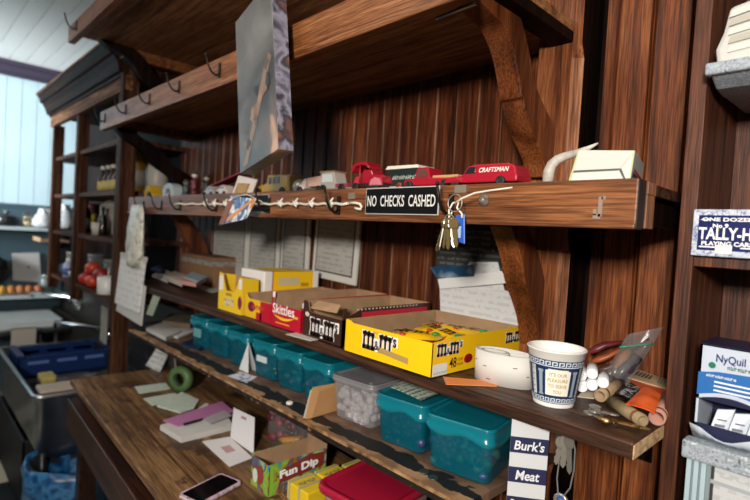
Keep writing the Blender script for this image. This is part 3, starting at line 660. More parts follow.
for k,zz in ((21,.037),(24,.030),(30,.036),(33,.022),(20,.012),(25,.008)):
    for s in range(2):
        th0 = 2*PI*(k+s*.45)/36; th1 = 2*PI*(k+s*.45+.4)/36
        mb.add([(L_*.508*math.cos(th0),.0336*math.sin(th0),zz),(L_*.508*math.cos(th1),.0336*math.sin(th1),zz+.0005),(L_*.508*math.cos(th1),.0336*math.sin(th1),zz+.002),(L_*.508*math.cos(th0),.0336*math.sin(th0),zz+.0015)],[(0,1,2,3)])
mb.build('dash_mark',P('#4a3e3e',.6),t)
# ------------------------------------------------------------------ the paper cup
cp = at(553,402.5,z=LZ)
t = thing('paper_cup','white and blue paper coffee cup with key pattern at the shelf front','cup',(cp.x,cp.y,LZ))
CH, R0, R1 = .093, .032, .0455
def cr(z): return R0+(R1-R0)*z/CH
MB().lathe([(R0-.002,.004),(R0,0),(R0,.002),(cr(CH-.003),CH-.003),(R1+.0015,CH-.002),(R1+.0018,CH),(R1,CH+.0012),(R1-.0015,CH-.001),(R0-.002,.006)],48).build('cup_body',P('#dfdcd6',.45),t)
FA = math.atan2(-cp.y,-cp.x)+.12     # the printed side turned to the room
def cpatch(mb, a0, a1, z0, z1, e=.0004, n=None, mi=0):
    n = n or max(1,int(abs(a1-a0)/.12)); vs=[]
    for i in range(n+1):
        an = FA+a0+(a1-a0)*i/n
        for z in (z0,z1): rr = cr(z)+e; vs.append((rr*math.cos(an),rr*math.sin(an),z))
    mb.add(vs,[(2*i,2*i+2,2*i+3,2*i+1) for i in range(n)],mi,True)
CB = P('#12294e',.45); CG = P('#8e9aa6',.5)
mb = MB(); cpatch(mb,-PI,PI,.058+.008,.0785); cpatch(mb,-PI,PI,.008,.0185); 
for k in range(3): cpatch(mb,-.93+k*2*PI/3,.93+k*2*PI/3,.0185,.066)
mb.build('blue_print',CB,t)
nk = 26
for z0,hh in ((.068,.0088),(.0092,.0078)):
    mb = MB()
    for k in range(nk):
        d = 2*PI/nk; b0 = -PI+k*d
        s = hh/5
        cpatch(mb,b0,b0+d*.18,z0+s,z0+hh,.0008,1); cpatch(mb,b0,b0+d*.8,z0+hh-s*.9,z0+hh,.0008,1); cpatch(mb,b0+d*.64,b0+d*.8,z0+s*1.6,z0+hh,.0008,1)
        cpatch(mb,b0+d*.35,b0+d*.8,z0+s*1.6,z0+s*2.5,.0008,1); cpatch(mb,b0,b0+d,z0,z0+s*.8,.0008,1)
    mb.build('key_pattern',P('#c9d3dc',.5),t)
for k in range(3):
    mb = MB(); o2 = k*2*PI/3
    for s in (-1,1):
        mb = MB(); cpatch(mb,o2+s*.68-.075,o2+s*.68+.075,.022,.060,.0008); cpatch(mb,o2+s*.68-.11,o2+s*.68+.11,.058,.062,.0009); cpatch(mb,o2+s*.68-.11,o2+s*.68+.11,.020,.023,.0009)
        mb.build('printed_column',CG,t)
for k in range(3):
    mb = MB(); cpatch(mb,k*2*PI/3-.48,k*2*PI/3+.48,.0215,.0625,.0008); cpatch(mb,k*2*PI/3-.38,k*2*PI/3+.38,.0625,.0645,.0008)
    mb.build('label_panel',P('#e4ded0',.5),t)
for i,wd in enumerate(("IT'S OUR","PLEASURE","TO SERVE","YOU")):
    tm = text_mb(wd,{0:.027,1:.030,2:.028,3:.012}[i],.0056,.012); zc = .056-i*.0093
    tm.v = [((cr(zc+y_)+.0012)*math.cos(FA+x_/cr(zc)),(cr(zc+y_)+.0012)*math.sin(FA+x_/cr(zc)),zc+y_) for x_,y_,_ in tm.v]
    tm.build('lettering',P('#a8884c',.5),t,recalc=False)
for k in range(3):
    mb = MB(); a_ = k*2*PI/3+PI/3
    for zz in (.022,.03,.04,.05,.06): cpatch(mb,a_-.10,a_+.04,zz,zz+.002,.0006)
    cpatch(mb,a_-.12,a_-.09,.022,.062,.0006)
    mb.build('side_print',CG,t)

# ------------------------------------------------------------------ things on the middle shelf rail
def plaque(name, label, cat, c, w, h, txt, tw, th, m_b, m_f, m_t, bord=.0022):
    blank = txt is None
    t = thing(name, label, cat, (c.x, MY-.0005, c.z))
    MB().box(-w/2,w/2,-.003,0,-h/2,h/2).build('border',m_f,t,bevel=.0006)
    MB().box(-w/2+bord,w/2-bord,-.0036,-.003,-h/2+bord,h/2-bord).build('plate',m_b,t)
    if blank: squiggle(t,(0,-.0036,0),FRONT,tw,th,9,m_t,'faint_lettering')
    else: text(t,txt,(0,-.0036,0),FRONT,tw,th,m_t,.012)
    return t
sa = at(367,188,y=MY); sb = at(440,215,y=MY); sc_ = (sa+sb)/2; sc_.z = (at(403,187,y=MY).z+at(403,215,y=MY).z)/2
plaque('sign','black plate with white capital letters on the shelf rail','sign',sc_,sb.x-sa.x-.004,.056,'NO  CHECKS  CASHED',(sb.x-sa.x)*.91,.023,P('#08080a',.6,spec=.15),P('#b9b6b0',.45,.2),P('#cfcdc8',.5))
sa = at(232,196,y=MY); sb = at(269,212,y=MY)
plaque('sign','small dark lettered plate half hidden by the hanging blue card','sign',(sa+sb)/2,sb.x-sa.x,.05,None,(sb.x-sa.x)*.8,.018,P('#101114',.6,spec=.15),P('#8d8a84',.4),P('#9a9a98',.5))
# string of cable ties along the rail
WT = P('#d9d2c4',.45)
t = thing('cable_tie_string','knotted string of white cable ties running along the shelf rail','cable ties',at(260,204,y=MY-.012))
o_ = t.location
us = list(range(174,352,6)); zs = [203.2]*len(us)
pts = [at(u,203.5-.012*(u-174)/10+ (1.2 if (u//6)%2 else 0),y=MY-.0105) for u in us]
B(MB().tube(pts,.0032,7)).build('strap',WT,t)
pts = [at(u,v,y=MY-.0105) for u,v in ((350,203),(356,203),(360,204),(362,207),(361,209),(358,209),(355,208))]
B(MB().tube(pts,.003,7)).build('end_loop',WT,t)
for u in (206,215,226,237,249,281,296,312,331):
    p = at(u,203.5,y=MY-.012); k = MB()
    k.ball((p.x,p.y,p.z),(.008,.006,.007),10,6); k2 = .011
    k.tube([(p.x-k2,p.y-.002,p.z-.006),(p.x,p.y-.006,p.z),(p.x+k2,p.y-.003,p.z+.013)],[.0028,.0032,.002],7)
    k.tube([(p.x-k2*.7,p.y-.004,p.z+.007),(p.x,p.y-.007,p.z),(p.x+k2*.8,p.y-.004,p.z-.009)],[.002,.003,.0024],7)
    B(k).build('knot',WT,t)
# hanging blue card
cz = [at(230.7,196,y=MY-.06),at(256,199,y=MY-.06),at(246,219,y=MY-.065),at(219,225,y=MY-.065)]
t = thing('hanging_card','blue and orange folded card hanging from a rail hook','card',(cz[0]+cz[2])/2); o_ = t.location
def quadslab(pts, th, nrm=None):
    a,b2,c,d = [Vector(p) for p in pts]; n = nrm or ((b2-a).cross(d-a)).normalized(); n = Vector(n)
    return MB().hexa([a,b2,c,d],[a+n*th,b2+n*th,c+n*th,d+n*th])
B(quadslab(cz,.0015)).build('card_back',blotch('card_print',['#cfd8e4','#5e7fb4','#28406e','#dfe4ea','#c8843c'],24,.4,2,.6),t)
def lerp4(q,u,v): return q[0]*(1-u)*(1-v)+q[1]*u*(1-v)+q[2]*u*v+q[3]*(1-u)*v
off = Vector((0,-.002,0))
B(quadslab([lerp4(cz,a,b2)+off for a,b2 in ((.0,.15),(.22,.05),(.22,.95),(.0,1))],.001)).build('folded_flap',P('#7d4a38',.5),t)
B(quadslab([lerp4(cz,a,b2)+off for a,b2 in ((.0,.12),(.12,.08),(.1,.8),(.0,.85))],.0022)).build('white_edge',P('#e2e2e2',.5),t)
B(quadslab([lerp4(cz,a,b2)+off for a,b2 in ((.25,.78),(.9,.0),(.98,.02),(.3,.98))],.0012)).build('orange_band',P('#d08a48',.5),t)
B(MB().tube([cz[0]+Vector((.01,0,-.004)),(cz[0]+cz[1])/2+Vector((0,.01,.01)),(cz[1].x-.02,MY-.03,MZ-.03)],.001,6)).build('cord',WT,t)
# key bunch on its hook
hp = at(452,203,y=MY); kp = at(455,203,y=MY-.036)
t = thing('key_bunch','bunch of keys with a blue tag hanging from a rail hook','keys',kp); KB = P('#8f7a4e',.45,.8); KS = P('#a5a096',.42,.8)
def torus(mb, c, R_, r_, rx=None, n=24, m=8, M=Matrix()):
    rings = []
    for i in range(n):
        a = 2*PI*i/n
        rings.append([tuple(M @ Vector((c[0]+(R_+r_*math.cos(2*PI*j/m))*math.cos(a), c[1]+r_*math.sin(2*PI*j/m), c[2]+(R_+r_*math.cos(2*PI*j/m))*math.sin(a)))) for j in range(m)])
    rings.append(rings[0]); return mb.loft(rings, cap0=False, cap1=False)
torus(MB(),(0,0,0),.015,.0011).build('key_ring',KS,t)
torus(MB(),(-.008,-.003,-.03),.010,.0009).build('small_ring',KS,t)
def keymesh(L_=.05):
    k = MB(); ring=[(.009*math.cos(2*PI*i/14),-.008+.010*math.sin(2*PI*i/14)) for i in range(14)]
    k.prism(ring,'y',-.001,.001)
    k.prism([(-.004,-.016),(.004,-.016),(.0042,-L_+.006),(.001,-L_),(-.003,-L_+.004),(-.0042,-L_+.012),(-.003,-L_+.016),(-.0044,-L_+.02)],'y',-.001,.001)
    return k
for i,(ax,ay,rx,mt,L_) in enumerate(((-.016,-.004,.16,KS,.056),(-.011,-.007,.05,KB,.052),(-.004,-.009,-.04,KB,.054),(.002,-.006,-.12,KS,.05),(.006,-.010,-.2,KB,.05),(-.018,.002,.3,KB,.062))):
    keymesh(L_).xf(Matrix.Translation((ax,ay,-.028))@Matrix.Rotation(rx,4,'Y')@Matrix.Rotation(.5*(i-2),4,'Z')).build('key',mt,t)
MB().hexa([(.004,.004,-.066),(.02,.008,-.07),(.02,.011,-.07),(.004,.007,-.066)],[(.0,.003,-.022),(.016,.007,-.018),(.016,.010,-.018),(.0,.006,-.022)]).build('blue_tag',P('#1f4fa8',.35),t,bevel=.001)
MB().box(.004,.014,.0025,.0045,-.06,-.04).build('tag_label',P('#9fb6da',.5),t)
tie = [at(u,v,y=MY-.034) for u,v in ((452,212),(449,219),(449,210),(453,203),(459,201),(457,208),(462,214),(462,218))]
MB().tube([p-kp for p in tie],.0018,6).build('cable_tie',WT,t)
tl = [at(u,v,y=MY-.034-.0004*(u-455)) for u,v in ((455,203),(463,198),(475,193),(490,190.5),(512,187.5))]
MB().tube([p-kp for p in tl],[.0022,.002,.0018,.0016,.0012],6).build('tie_tail',WT,t)
# ------------------------------------------------------------------ toys on the middle shelf (top z = MZ-.002)
TZT = MZ-.0015
TR = P('#a11a2c',.22,coat=.4); TW = P('#e0ddd4',.4); TG = P('#1f2c2a',.3); TGL = P('#20262a',.12); TIRE = P('#151515',.6); CHR = P('#c8c8c8',.2,1)
def wheels(t, xs, yw, r, z=0):
    for x_ in xs:
        for s in (-1,1):
            MB().lathe([(r*.3,-.004),(r,-.004),(r,.004),(r*.6,.005),(r*.5,.004)],16).xf(Matrix.Translation((x_,s*yw,r+z))@Matrix.Rotation(s*PI/2,4,'X').inverted()).build('wheel',TIRE,t)
def sidebody(t, prof, wd, m, name='body', bev=.003, y0=0): return MB().prism(prof,'y',y0-wd/2,y0+wd/2).build(name,m,t,bevel=bev)
# delivery van with white script
va = at(456,179,y=.79); vb = at(529,178,y=.79); VL = vb.x-va.x
t = thing('toy_van','long red toy panel van with white lettering beside the curved bracket','toy van',((va.x+vb.x)/2-.009,.79,TZT))
h = VL/2
sidebody(t,[(-h,.008),(h,.008),(h,.018),(h-.006,.036),(h-.02,.041),(-.01,.0415),(-.024,.039),(-.038,.023),(-h+.012,.019),(-h,.014)],.05,TR,bev=.006)
for s in (-1,1):
    MB().prism([(-.031,.025),(-.020,.037),(-.008,.037),(-.008,.025)],'y',s*.0245,s*.0262).build('window',TGL,t)
    MB().prism([(-h+.004,.008),(-h+.05,.008),(-h+.045,.015),(-h+.03,.021),(-h+.012,.019)],'y',s*.022,s*.031).build('fender',TR,t,bevel=.003)
text(t,'CRAFTSMAN',(.032,-.0255,.030),FRONT,.062,.0085,TW,.02,shear=.3)
wheels(t,(-h+.028,h-.03),.026,.009)
MB().box(-h-.003,-h+.001,-.024,.024,.006,.012).build('bumper',CHR,t)
# open red pickup behind
va = at(426,180,y=.80); vb = at(447,180,y=.80)
t = thing('toy_truck','small red toy pickup cab between the dark truck and the red van','toy truck',(at(433,180,y=.81).x,.80,TZT))
sidebody(t,[(-.055,.008),(-.052,.022),(-.026,.024),(-.018,.045),(.012,.046),(.018,.024),(.09,.022),(.09,.008)],.044,TR,bev=.003)
for s in (-1,1): MB().prism([(-.018,.026),(-.012,.041),(.008,.041),(.011,.026)],'y',s*.0215,s*.0228).build('window',P('#5d4038',.3),t)
MB().box(.022,.085,-.018,.018,.0222,.028).build('cargo',P('#b98e5c',.6),t)
MB().box(-.062,-.055,-.02,.02,.008,.014).build('bumper',CHR,t); wheels(t,(-.035,.06),.024,.009)
# dark green truck with white roof
va = at(383,181,y=.80); vb = at(423,180,y=.80); L_ = vb.x-va.x
t = thing('toy_truck','dark green toy truck with a white roof and white side lettering','toy truck',((va.x+vb.x)/2-.014,.84,TZT))
h = L_/2-.014
MB().box(-h,h-.0,-.026,.026,.010,.052).build('cargo_box',TG,t,bevel=.002)
MB().prism([(-h-.006,.052),(h+.004,.052),(h,.059),(-h,.060)],'y',-.029,.029).build('roof',P('#dcd8ca',.5),t,bevel=.001)
MB().box(-h-.03,-h,-.022,.022,.008,.046).build('cab',P('#1a1c1d',.3),t,bevel=.004)
MB().box(-h-.0305,-h-.004,-.0235,.0235,.03,.042).build('window',P('#4a1c20',.3),t)
squiggle(t,(.008,-.0262,.033),FRONT,h*1.6,.009,11,P('#b9c2b4',.5),'faint_lettering')
MB().box(-h-.03,h,-.03,-.026,.008,.013).build('running_board',P('#b9b2aa',.4),t)
MB().lathe([(.004,0),(.009,0),(.009,.004),(.004,.004)],14,cap0=False,cap1=False).xf(Matrix.Translation((0,-.031,.012))@Matrix.Rotation(PI/2,4,'X')).build('spare_ring',P('#8a3c34',.4),t)
wheels(t,(-h-.012,h-.025),.026,.009)
# red vintage truck with arched roof
va = at(351,184,y=.79)
t = thing('toy_truck','red vintage toy truck with a tall curved cab near the lettered plate','toy truck',(va.x+.05,.80,TZT))
MB().box(-.03,.06,-.02,.02,.009,.018).build('chassis',P('#2a1a1a',.4),t)
sidebody(t,[(.0,.018),(-.004,.044),(.002,.050),(.028,.050),(.034,.04),(.062,.036),(.066,.018)],.038,TR,'hood',.003)
MB().prism([(-.036,.046),(-.04,.056),(-.028,.066),(-.006,.070),(.012,.068),(.02,.06),(.024,.052),(.018,.054),(.01,.060),(-.008,.062),(-.026,.058),(-.032,.048)],'y',-.022,.022).build('roof',TR,t,bevel=.001)
for s in (-1,1):
    MB().tube([(-.008,s*.018,.018),(-.012,s*.018,.062)],.0022,6).build('door_pillar',TR,t); MB().prism([(-.03,.018),(-.012,.018),(-.008,.036),(-.022,.034)],'y',s*.015,s*.021).build('door',P('#b82a3a',.3),t)
    MB().prism([(.03,.012),(.07,.012),(.062,.028),(.048,.031),(.036,.026)],'y',s*.018,s*.027).build('fender',P('#c5707a',.4),t,bevel=.002)
wheels(t,(-.018,.05),.022,.010)
# white cab vehicle, tan, pink etc. further left
va = at(327,186,y=.80)
t = thing('toy_truck','small white toy truck cab with tan frame left of the red vintage truck','toy truck',(va.x+.03,.80,TZT))
sidebody(t,[(-.035,.008),(-.033,.05),(-.01,.053),(.018,.052),(.028,.024),(.075,.02),(.078,.008)],.04,P('#a9a096',.4),'cab')
for s in (-1,1): MB().prism([(-.026,.026),(-.024,.046),(.012,.046),(.018,.026)],'y',s*.0195,s*.0212).build('window',P('#c8cfcf',.15),t)
MB().box(-.037,.02,-.021,.021,.051,.0545).build('roof',P('#8f6a4c',.5),t); MB().box(.03,.077,-.0215,.0215,.011,.021).build('hood',P('#8c3a44',.4),t); wheels(t,(-.018,.055),.021,.010)
va = at(301,188,y=.80)
t = thing('toy_truck','pale pink toy dump truck with a tilted bed','toy truck',(va.x+.05,.81,TZT))
MB().box(-.06,.075,-.018,.018,.009,.015).build('chassis',P('#5a4a44',.4),t)
MB().prism([(.0,.018),(.075,.018),(.078,.046),(-.012,.042)],'y',-.022,.022).build('dump_bed',P('#c9a08c',.5),t,bevel=.002)
MB().prism([(-.062,.012),(-.025,.012),(-.012,.036),(-.022,.042),(-.045,.026)],'y',-.019,.019).build('cab',P('#d8c4b4',.4),t,bevel=.002); wheels(t,(-.04,.045),.021,.010)
va = at(262,189,y=.80)
t = thing('toy_truck','old yellow toy delivery truck with grey front fenders','toy truck',(va.x+.06,.84,TZT))
sidebody(t,[(-.08,.012),(-.078,.035),(-.06,.04),(-.055,.064),(.06,.06),(.062,.012)],.05,P('#a38a52',.4),'body')
for k in range(3):
    MB().box(-.048+.022*k,-.034+.022*k,-.0262,-.0248,.036,.056).build('window',P('#2a2622',.3),t)
MB().box(.02,.055,-.0262,-.0248,.026,.054).build('side_panel',P('#b78c2e',.4),t)
MB().ball((.085,0,.026),(.025,.024,.022),14,8).build('rear_drum',P('#b5b2ae',.3,.3),t)
MB().prism([(-.13,.004),(-.08,.004),(-.08,.03),(-.095,.036),(-.12,.028)],'y',-.024,.024).build('hood',P('#b98a2c',.4),t,bevel=.004)
wheels(t,(-.10,.03),.027,.012)
pa = at(237,192,y=.79); 
t = thing('toy_package','white toy package card leaning on the rail under the hanging picture','package',(pa.x+.05,.775,TZT))
MB().hexa([(-.055,0,0),(.065,0,0),(.065,.003,0),(-.055,.003,0)],[(-.055,.02,.066),(.06,.02,.048),(.06,.023,.048),(-.055,.023,.066)]).build('card',P('#cfc4bb',.5),t)
MB().hexa([(-.035,-.004,.004),(.035,-.004,.004),(.035,.004,.004),(-.035,.004,.004)],[(-.035,.008,.04),(.03,.008,.036),(.03,.016,.036),(-.035,.016,.04)]).build('picture',blotch('toy_picture',['#7a6a52','#b0864a','#4a4440'],40,.5),t)
# red aeroplane, figures
va = at(205,190,y=.85)
t = thing('toy_plane','dark red toy aeroplane with a raised wing at the shelf back','toy plane',(va.x+.1,.88,TZT))
MB().tube([(-.13,0,.022),(-.09,0,.03),(.0,0,.034),(.1,0,.028),(.13,0,.024)],[.008,.02,.022,.012,.006],12).build('fuselage',P('#6e1c26',.35),t)
MB().hexa([(-.09,-.02,.045),(.17,-.03,.085),(.17,.02,.085),(-.09,.03,.045)],[(-.09,-.02,.052),(.17,-.03,.092),(.17,.02,.092),(-.09,.03,.052)]).build('wing',P('#7a1f2c',.35),t,bevel=.003)
MB().box(.1,.135,-.003,.003,.03,.06).build('tail_fin',P('#6e1c26',.35),t); 
for x_ in (-.06,.02): MB().tube([(x_,-.02,.0),(x_,-.012,.02)],.004,6).build('strut',P('#3a2a28',.5),t)
def figure(label, u, y, hh, cb_, ch_):
    p = at(u,190,y=y); t = thing('toy_figure',label,'toy figure',(p.x,y,TZT)); 
    MB().lathe([(.016,0),(.02,.004),(.014,hh*.4),(.017,hh*.62),(.008,hh*.74)],14).build('body',P(cb_,.5),t)
    for s in (-1,1): MB().tube([(s*.014,0,hh*.62),(s*.026,-.006,hh*.42),(s*.02,-.014,hh*.3)],[.005,.004,.004],7).build('arm',P(cb_,.5),t)
    MB().ball((0,0,hh*.86),(.012,.012,.013),12,8).build('head',P(ch_,.5),t)
    MB().ball((0,0,hh*.9),(.0125,.0125,.011),12,6).build('hair',P('#3a2c26',.6),t); return t
figure('small toy figure in dark red with a pale head behind the rail',194,.87,.115,'#5e222c','#c9c0b8')
figure('small dark toy figure standing by the red toy plane',206,.93,.11,'#3a3430','#a99c94')
figure('short grey toy figure left of the dark red one',186,.84,.075,'#3d4248','#5c6158')
for (u,y,nm,lb,cl) in ((226,.80,'toy_car','small white toy car on the shelf left of the leaning card','#b9aca4'),(213,.80,'toy_car','tiny grey toy car beside the toy figures','#8f8a86'),(232,.83,'toy_car','faded red toy car next to the leaning white card','#a8303c')):
    p = at(u,192,y=y); t = thing(nm,lb,'toy car',(p.x,y,TZT)); 
    sidebody(t,[(-.04,.007),(-.038,.02),(-.02,.024),(-.008,.036),(.018,.036),(.028,.022),(.04,.02),(.04,.007)],.036,P(cl,.4)); 
    for s in (-1,1): MB().prism([(-.012,.025),(-.004,.033),(.014,.033),(.02,.025)],'y',s*.0175,s*.0187).build('window',TGL,t)
    wheels(t,(-.024,.024),.018,.008)
p = at(168,194,y=.80); t = thing('toy_arch','pale grey toy bridge arch at the left of the shelf','toy',(p.x+.02,.81,TZT))
arch_o = [(-.055,0)]+[(.055*math.cos(PI-PI*k/12)*1.0,.03+.03*math.sin(PI*k/12)) for k in range(13)]+[(.055,0),(.03,0)]+[(.03*math.cos(PI*k/10),.012+.024*math.sin(PI*k/10)) for k in range(11)]+[(-.03,0)]
MB().prism(arch_o,'y',-.02,.02).build('arch_body',P('#97a0a4',.5),t,bevel=.002); MB().ball((.0,-.016,.008),(.016,.004,.008),10,6).build('pink_spot',P('#b98a8a',.5),t)
p = at(145,195,y=.80); t = thing('toy_truck','yellow toy loader at the far left end of the rail','toy truck',(p.x,.83,TZT))
sidebody(t,[(-.07,.01),(-.06,.03),(-.02,.04),(.0,.062),(.03,.06),(.05,.03),(.08,.026),(.08,.01)],.05,P('#b08a1c',.4)); wheels(t,(-.04,.045),.03,.016); MB().hexa([(-.1,-.03,.002),(-.085,-.03,.0),(-.085,.03,.0),(-.1,.03,.002)],[(-.075,-.03,.03),(-.07,-.03,.028),(-.07,.03,.028),(-.075,.03,.03)]).build('bucket',P('#7a2a2c',.5),t)
# curved horn
hp_ = [(548,178),(549,172),(552,165),(558,160),(566,157),(577,154),(588,150),(598,145)]
pts = [at(u,v,y=.80) for u,v in hp_]; o0 = Vector((pts[0].x,.80,TZT))
t = thing('horn','pale curved bone horn standing beside the white carton','horn',o0)
pts[0].z = TZT+.006
MB().tube([p-o0+Vector((0,.0,.003*i/7)) for i,p in enumerate(pts)],[.0095,.0095,.009,.008,.007,.0058,.0042,.0012],12).build('horn_body',blotch('bone',['#8e867c','#b8b2a8','#cbc6bd'],30,.5),t)
# white carton with folded flap
ca = at(570,178,y=.765); cb_ = at(620,178,y=.765)
t = thing('carton','small white carton with green edges lying on the middle shelf','box',((ca.x+at(606,178,y=.765).x)/2+.01,.80,TZT),.22)
CWm = P('#c6c4bb',.6); a = .046
MB().hexa([(-a,-.03,0),(a*.9,-.03,0),(a*.95,.09,0),(-a*.9,.09,0)],[(-a*.74,-.03,.052),(a*.98,-.03,.048),(a,.09,.046),(-a*.7,.09,.048)]).build('carton_body',CWm,t,bevel=.0012)
patch(t,[[(-a*.83,.02),(a*.6,.022),(a*.92,.044),(-a*.72,.049)]],(0,-.0305,0),FRONT,P('#bfbdb4',.6),name='end_flap',lift=.0012)
patch(t,[[(-a*.86,.017),(a*.52,.019),(a*.6,.022),(-a*.83,.020)],[(a*.55,.02),(a*.62,.022),(a*.80,.003),(a*.74,.003)]],(0,-.0305,0),FRONT,P('#4a4440',.6),name='painted_flap_shadow',lift=.0006)  # flap's shadow painted as dark lines on the flat end
patch(t,[[(-a*.99,.001),(-a*.93,.001),(-a*.70,.051),(-a*.74,.051)],[(a*.86,.001),(a*.9,.001),(a*.975,.047),(a*.93,.047)]],(0,-.0305,0),FRONT,P('#a3b880',.5),name='green_edge',lift=.0014)
patch(t,[[(.0,.017),(.118,.014),(.118,.019),(.0,.022)]],(a*.93,-.03,0),RIGHT,P('#b8283a',.5),name='red_stripe',lift=.0030)
patch(t,[[(.0,.002),(.118,.002),(.118,.013),(.0,.016)]],(a*.915,-.03,0),RIGHT,P('#26386e',.5),name='blue_stripe',lift=.0024)
# ------------------------------------------------------------------ hanging canvas
LB = at(240,174,y=.585); RB = at(277,163.5,z=LB.z); LT = at(228,27,y=.585)
yaw = math.radians(-6); W_ = .195; H_ = .385
m, nt, b = newmat('canvas_print'); L = nt.links.new; N = nt.nodes.new
tc = N('ShaderNodeTexCoord'); n = N('ShaderNodeTexNoise'); n.inputs['Scale'].default_value = 9; n.inputs['Detail'].default_value = 7; n.inputs['Distortion'].default_value = .6
L(tc.outputs['Object'], n.inputs['Vector']); sp = N('ShaderNodeSeparateXYZ'); L(tc.outputs['Object'], sp.inputs[0])
rp = N('ShaderNodeValToRGB'); e = rp.color_ramp.elements; e[0].position=.35; e[0].color = lin('#2b2928'); e[1].position=.72; e[1].color = lin('#b08a70'); e.new(.5).color = lin('#454240'); e.new(.62).color = lin('#5c4c44')
r2 = N('ShaderNodeValToRGB'); e = r2.color_ramp.elements; e[0].position=.3; e[0].color = lin('#4a4a49'); e[1].position=.7; e[1].color = lin('#757473')
L(n.outputs['Fac'], rp.inputs['Fac']); L(n.outputs['Fac'], r2.inputs['Fac'])
mr = N('ShaderNodeMapRange'); mr.inputs['From Min'].default_value = .17; mr.inputs['From Max'].default_value = .27; L(sp.outputs[2], mr.inputs['Value'])
mx = N('ShaderNodeMix'); mx.data_type='RGBA'; L(mr.outputs['Result'], mx.inputs['Factor']); L(rp.outputs['Color'], mx.inputs['A']); L(r2.outputs['Color'], mx.inputs['B'])
L(mx.outputs['Result'], b.inputs['Base Color']); b.inputs['Roughness'].default_value = .38
t = thing('canvas_print','tall grey canvas picture hanging in front of the coat hook rail','picture',LB)
t.rotation_euler = (0,-.205,yaw)
MB().box(0,W_,.0,.036,0,H_).build('canvas_face',m,t,bevel=.0015)
MB().box(W_,W_+.0012,.001,.035,.001,H_-.001).build('side_wrap',blotch('canvas_side',['#2e3038','#5a5866','#8e8a9a','#33343c','#8a5a4a'],16,.4,8,.4,pos=[.3,.44,.52,.6,.72]),t)
patch(t,[[(.02,.0),(.045,.0),(W_-.012,.2),(W_-.03,.215)]],(0,0,.012),FRONT,P('#7d685a',.5),name='painted_beam')
for k in range(11):
    cx_, cz_ = .035+.013*k+.01*math.sin(k*5), .06+.03*math.sin(k*2.3)+.013*k
    ptsq = [(cx_+.010*(1+.5*math.sin(3*i+k))*math.cos(2*PI*i/11), cz_+.014*(1+.5*math.cos(5*i+k))*math.sin(2*PI*i/11)) for i in range(11)]
    patch(t,[ptsq],(0,0,0),FRONT,P(['#7a5c4c','#5e4c44','#34343a','#937058'][k%4],.5),name='painted_patch',lift=.0003+.0001*k)
MB().tube([(W_*.5,.02,H_),(W_*.5,.03,H_+.03)],.0012,6).build('hanging_wire',KS,t)
# ------------------------------------------------------------------ papers on the wall below the middle shelf
cert = print_paper('certificate_print','#b0ada6','#7f7c76','z',60,.45,10); EDGE = P('#d2cfc7',.7)
for k,(u0,u1,v1,lb) in enumerate(((213,247,281,'framed grey certificate on the wall, leftmost of the row of four'),(247,279,281,'framed grey certificate on the wall, second from the left'),(280,309,282,'framed grey certificate on the wall, third from the left'),(312,358,281,'slightly tilted framed certificate on the wall at the right end of the row'))):
    p0_ = at(u0,250,y=1.055); p1_ = at(u1,250,y=1.055); zb = at((u0+u1)/2,v1,y=1.055).z; zt = EZ+.09; w_ = p1_.x-p0_.x-.012; h_ = zt-zb
    t = thing('certificate',lb,'certificate',((p0_.x+p1_.x)/2,WY-.001,zb),0,'certificates on the wall'); t.rotation_euler = (0,.04 if k==3 else .0,0)
    MB().box(-w_/2,w_/2,-.014,-.004,0,h_).build('frame',EDGE,t,bevel=.001)
    MB().box(-w_/2+.022,w_/2-.022,-.0155,-.014,.028,h_-.02).build('sheet',cert,t)
    MB().box(-w_/2+.016,w_/2-.016,-.0148,-.014,.022,h_-.015).build('mat_border',P('#55524e',.6),t)
# leaning papers behind the yellow box
def sheet(name, label, cat, quad, mat, th=.0012, group=None, bend=.0, n=6):
    q = [Vector(p) for p in quad]; c = sum(q,Vector())/4; 
    nm = ((q[1]-q[0]).cross(q[3]-q[0])).normalized(); mb = MB(); vs=[]
    for s in (0,1):
        for i in range(n+1):
            for j in range(n+1):
                p = lerp4(q,i/n,j/n)-c+nm*(bend*math.sin(PI*i/n)*math.sin(PI*j/n*.7+.4)+s*th); vs.append(p)
    k=(n+1)**2; fs=[]
    for i in range(n):
        for j in range(n):
            a=i*(n+1)+j; fs.append((a,a+1,a+n+2,a+n+1)); fs.append((k+a,k+a+n+1,k+a+n+2,k+a+1))
    for i in range(n):
        for a,b2 in ((i*(n+1),(i+1)*(n+1)),((i+1)*(n+1)+n,i*(n+1)+n),(i+1,i),(n*(n+1)+i,n*(n+1)+i+1)):
            fs.append((a,b2,k+b2,k+a))
    mb.add(vs,fs,0,False); o = mb.build(name,mat,None,loc=c)
    return tag(o,label,cat,group)
def onp(lst, y): return [at(u,v,y=y) for u,v in lst]
WPAP = print_paper('letter_print','#c9c9c9','#8c9096','z',60,.3,14)
DPH = print_paper('dark_page','#262727','#6a6a68','z',70,.5,18)
sheet('pinned_page','dark glossy page pinned to the wall behind the hanging keys','paper',onp([(437,272),(502,272),(497,228),(436,228)],1.060),DPH,bend=-.003)
sheet('pinned_page','white letter with faint print pinned below the dark page','paper',onp([(446,300),(506,296),(498,262),(470,262)],1.052),WPAP,bend=-.004)
sheet('pinned_page','lower crumpled white letter hanging behind the yellow candy box','paper',onp([(441,328),(524,330),(512,291),(440,287)],1.046),WPAP,bend=-.008)
sheet('envelope','blue cornered envelope sticking out left of the pinned letters','envelope',onp([(437,278),(474,276),(474,265),(430,267)],1.036),blotch('airmail',['#0c2a48','#123f60','#8fa4b4'],16,.5,2),bend=.0)
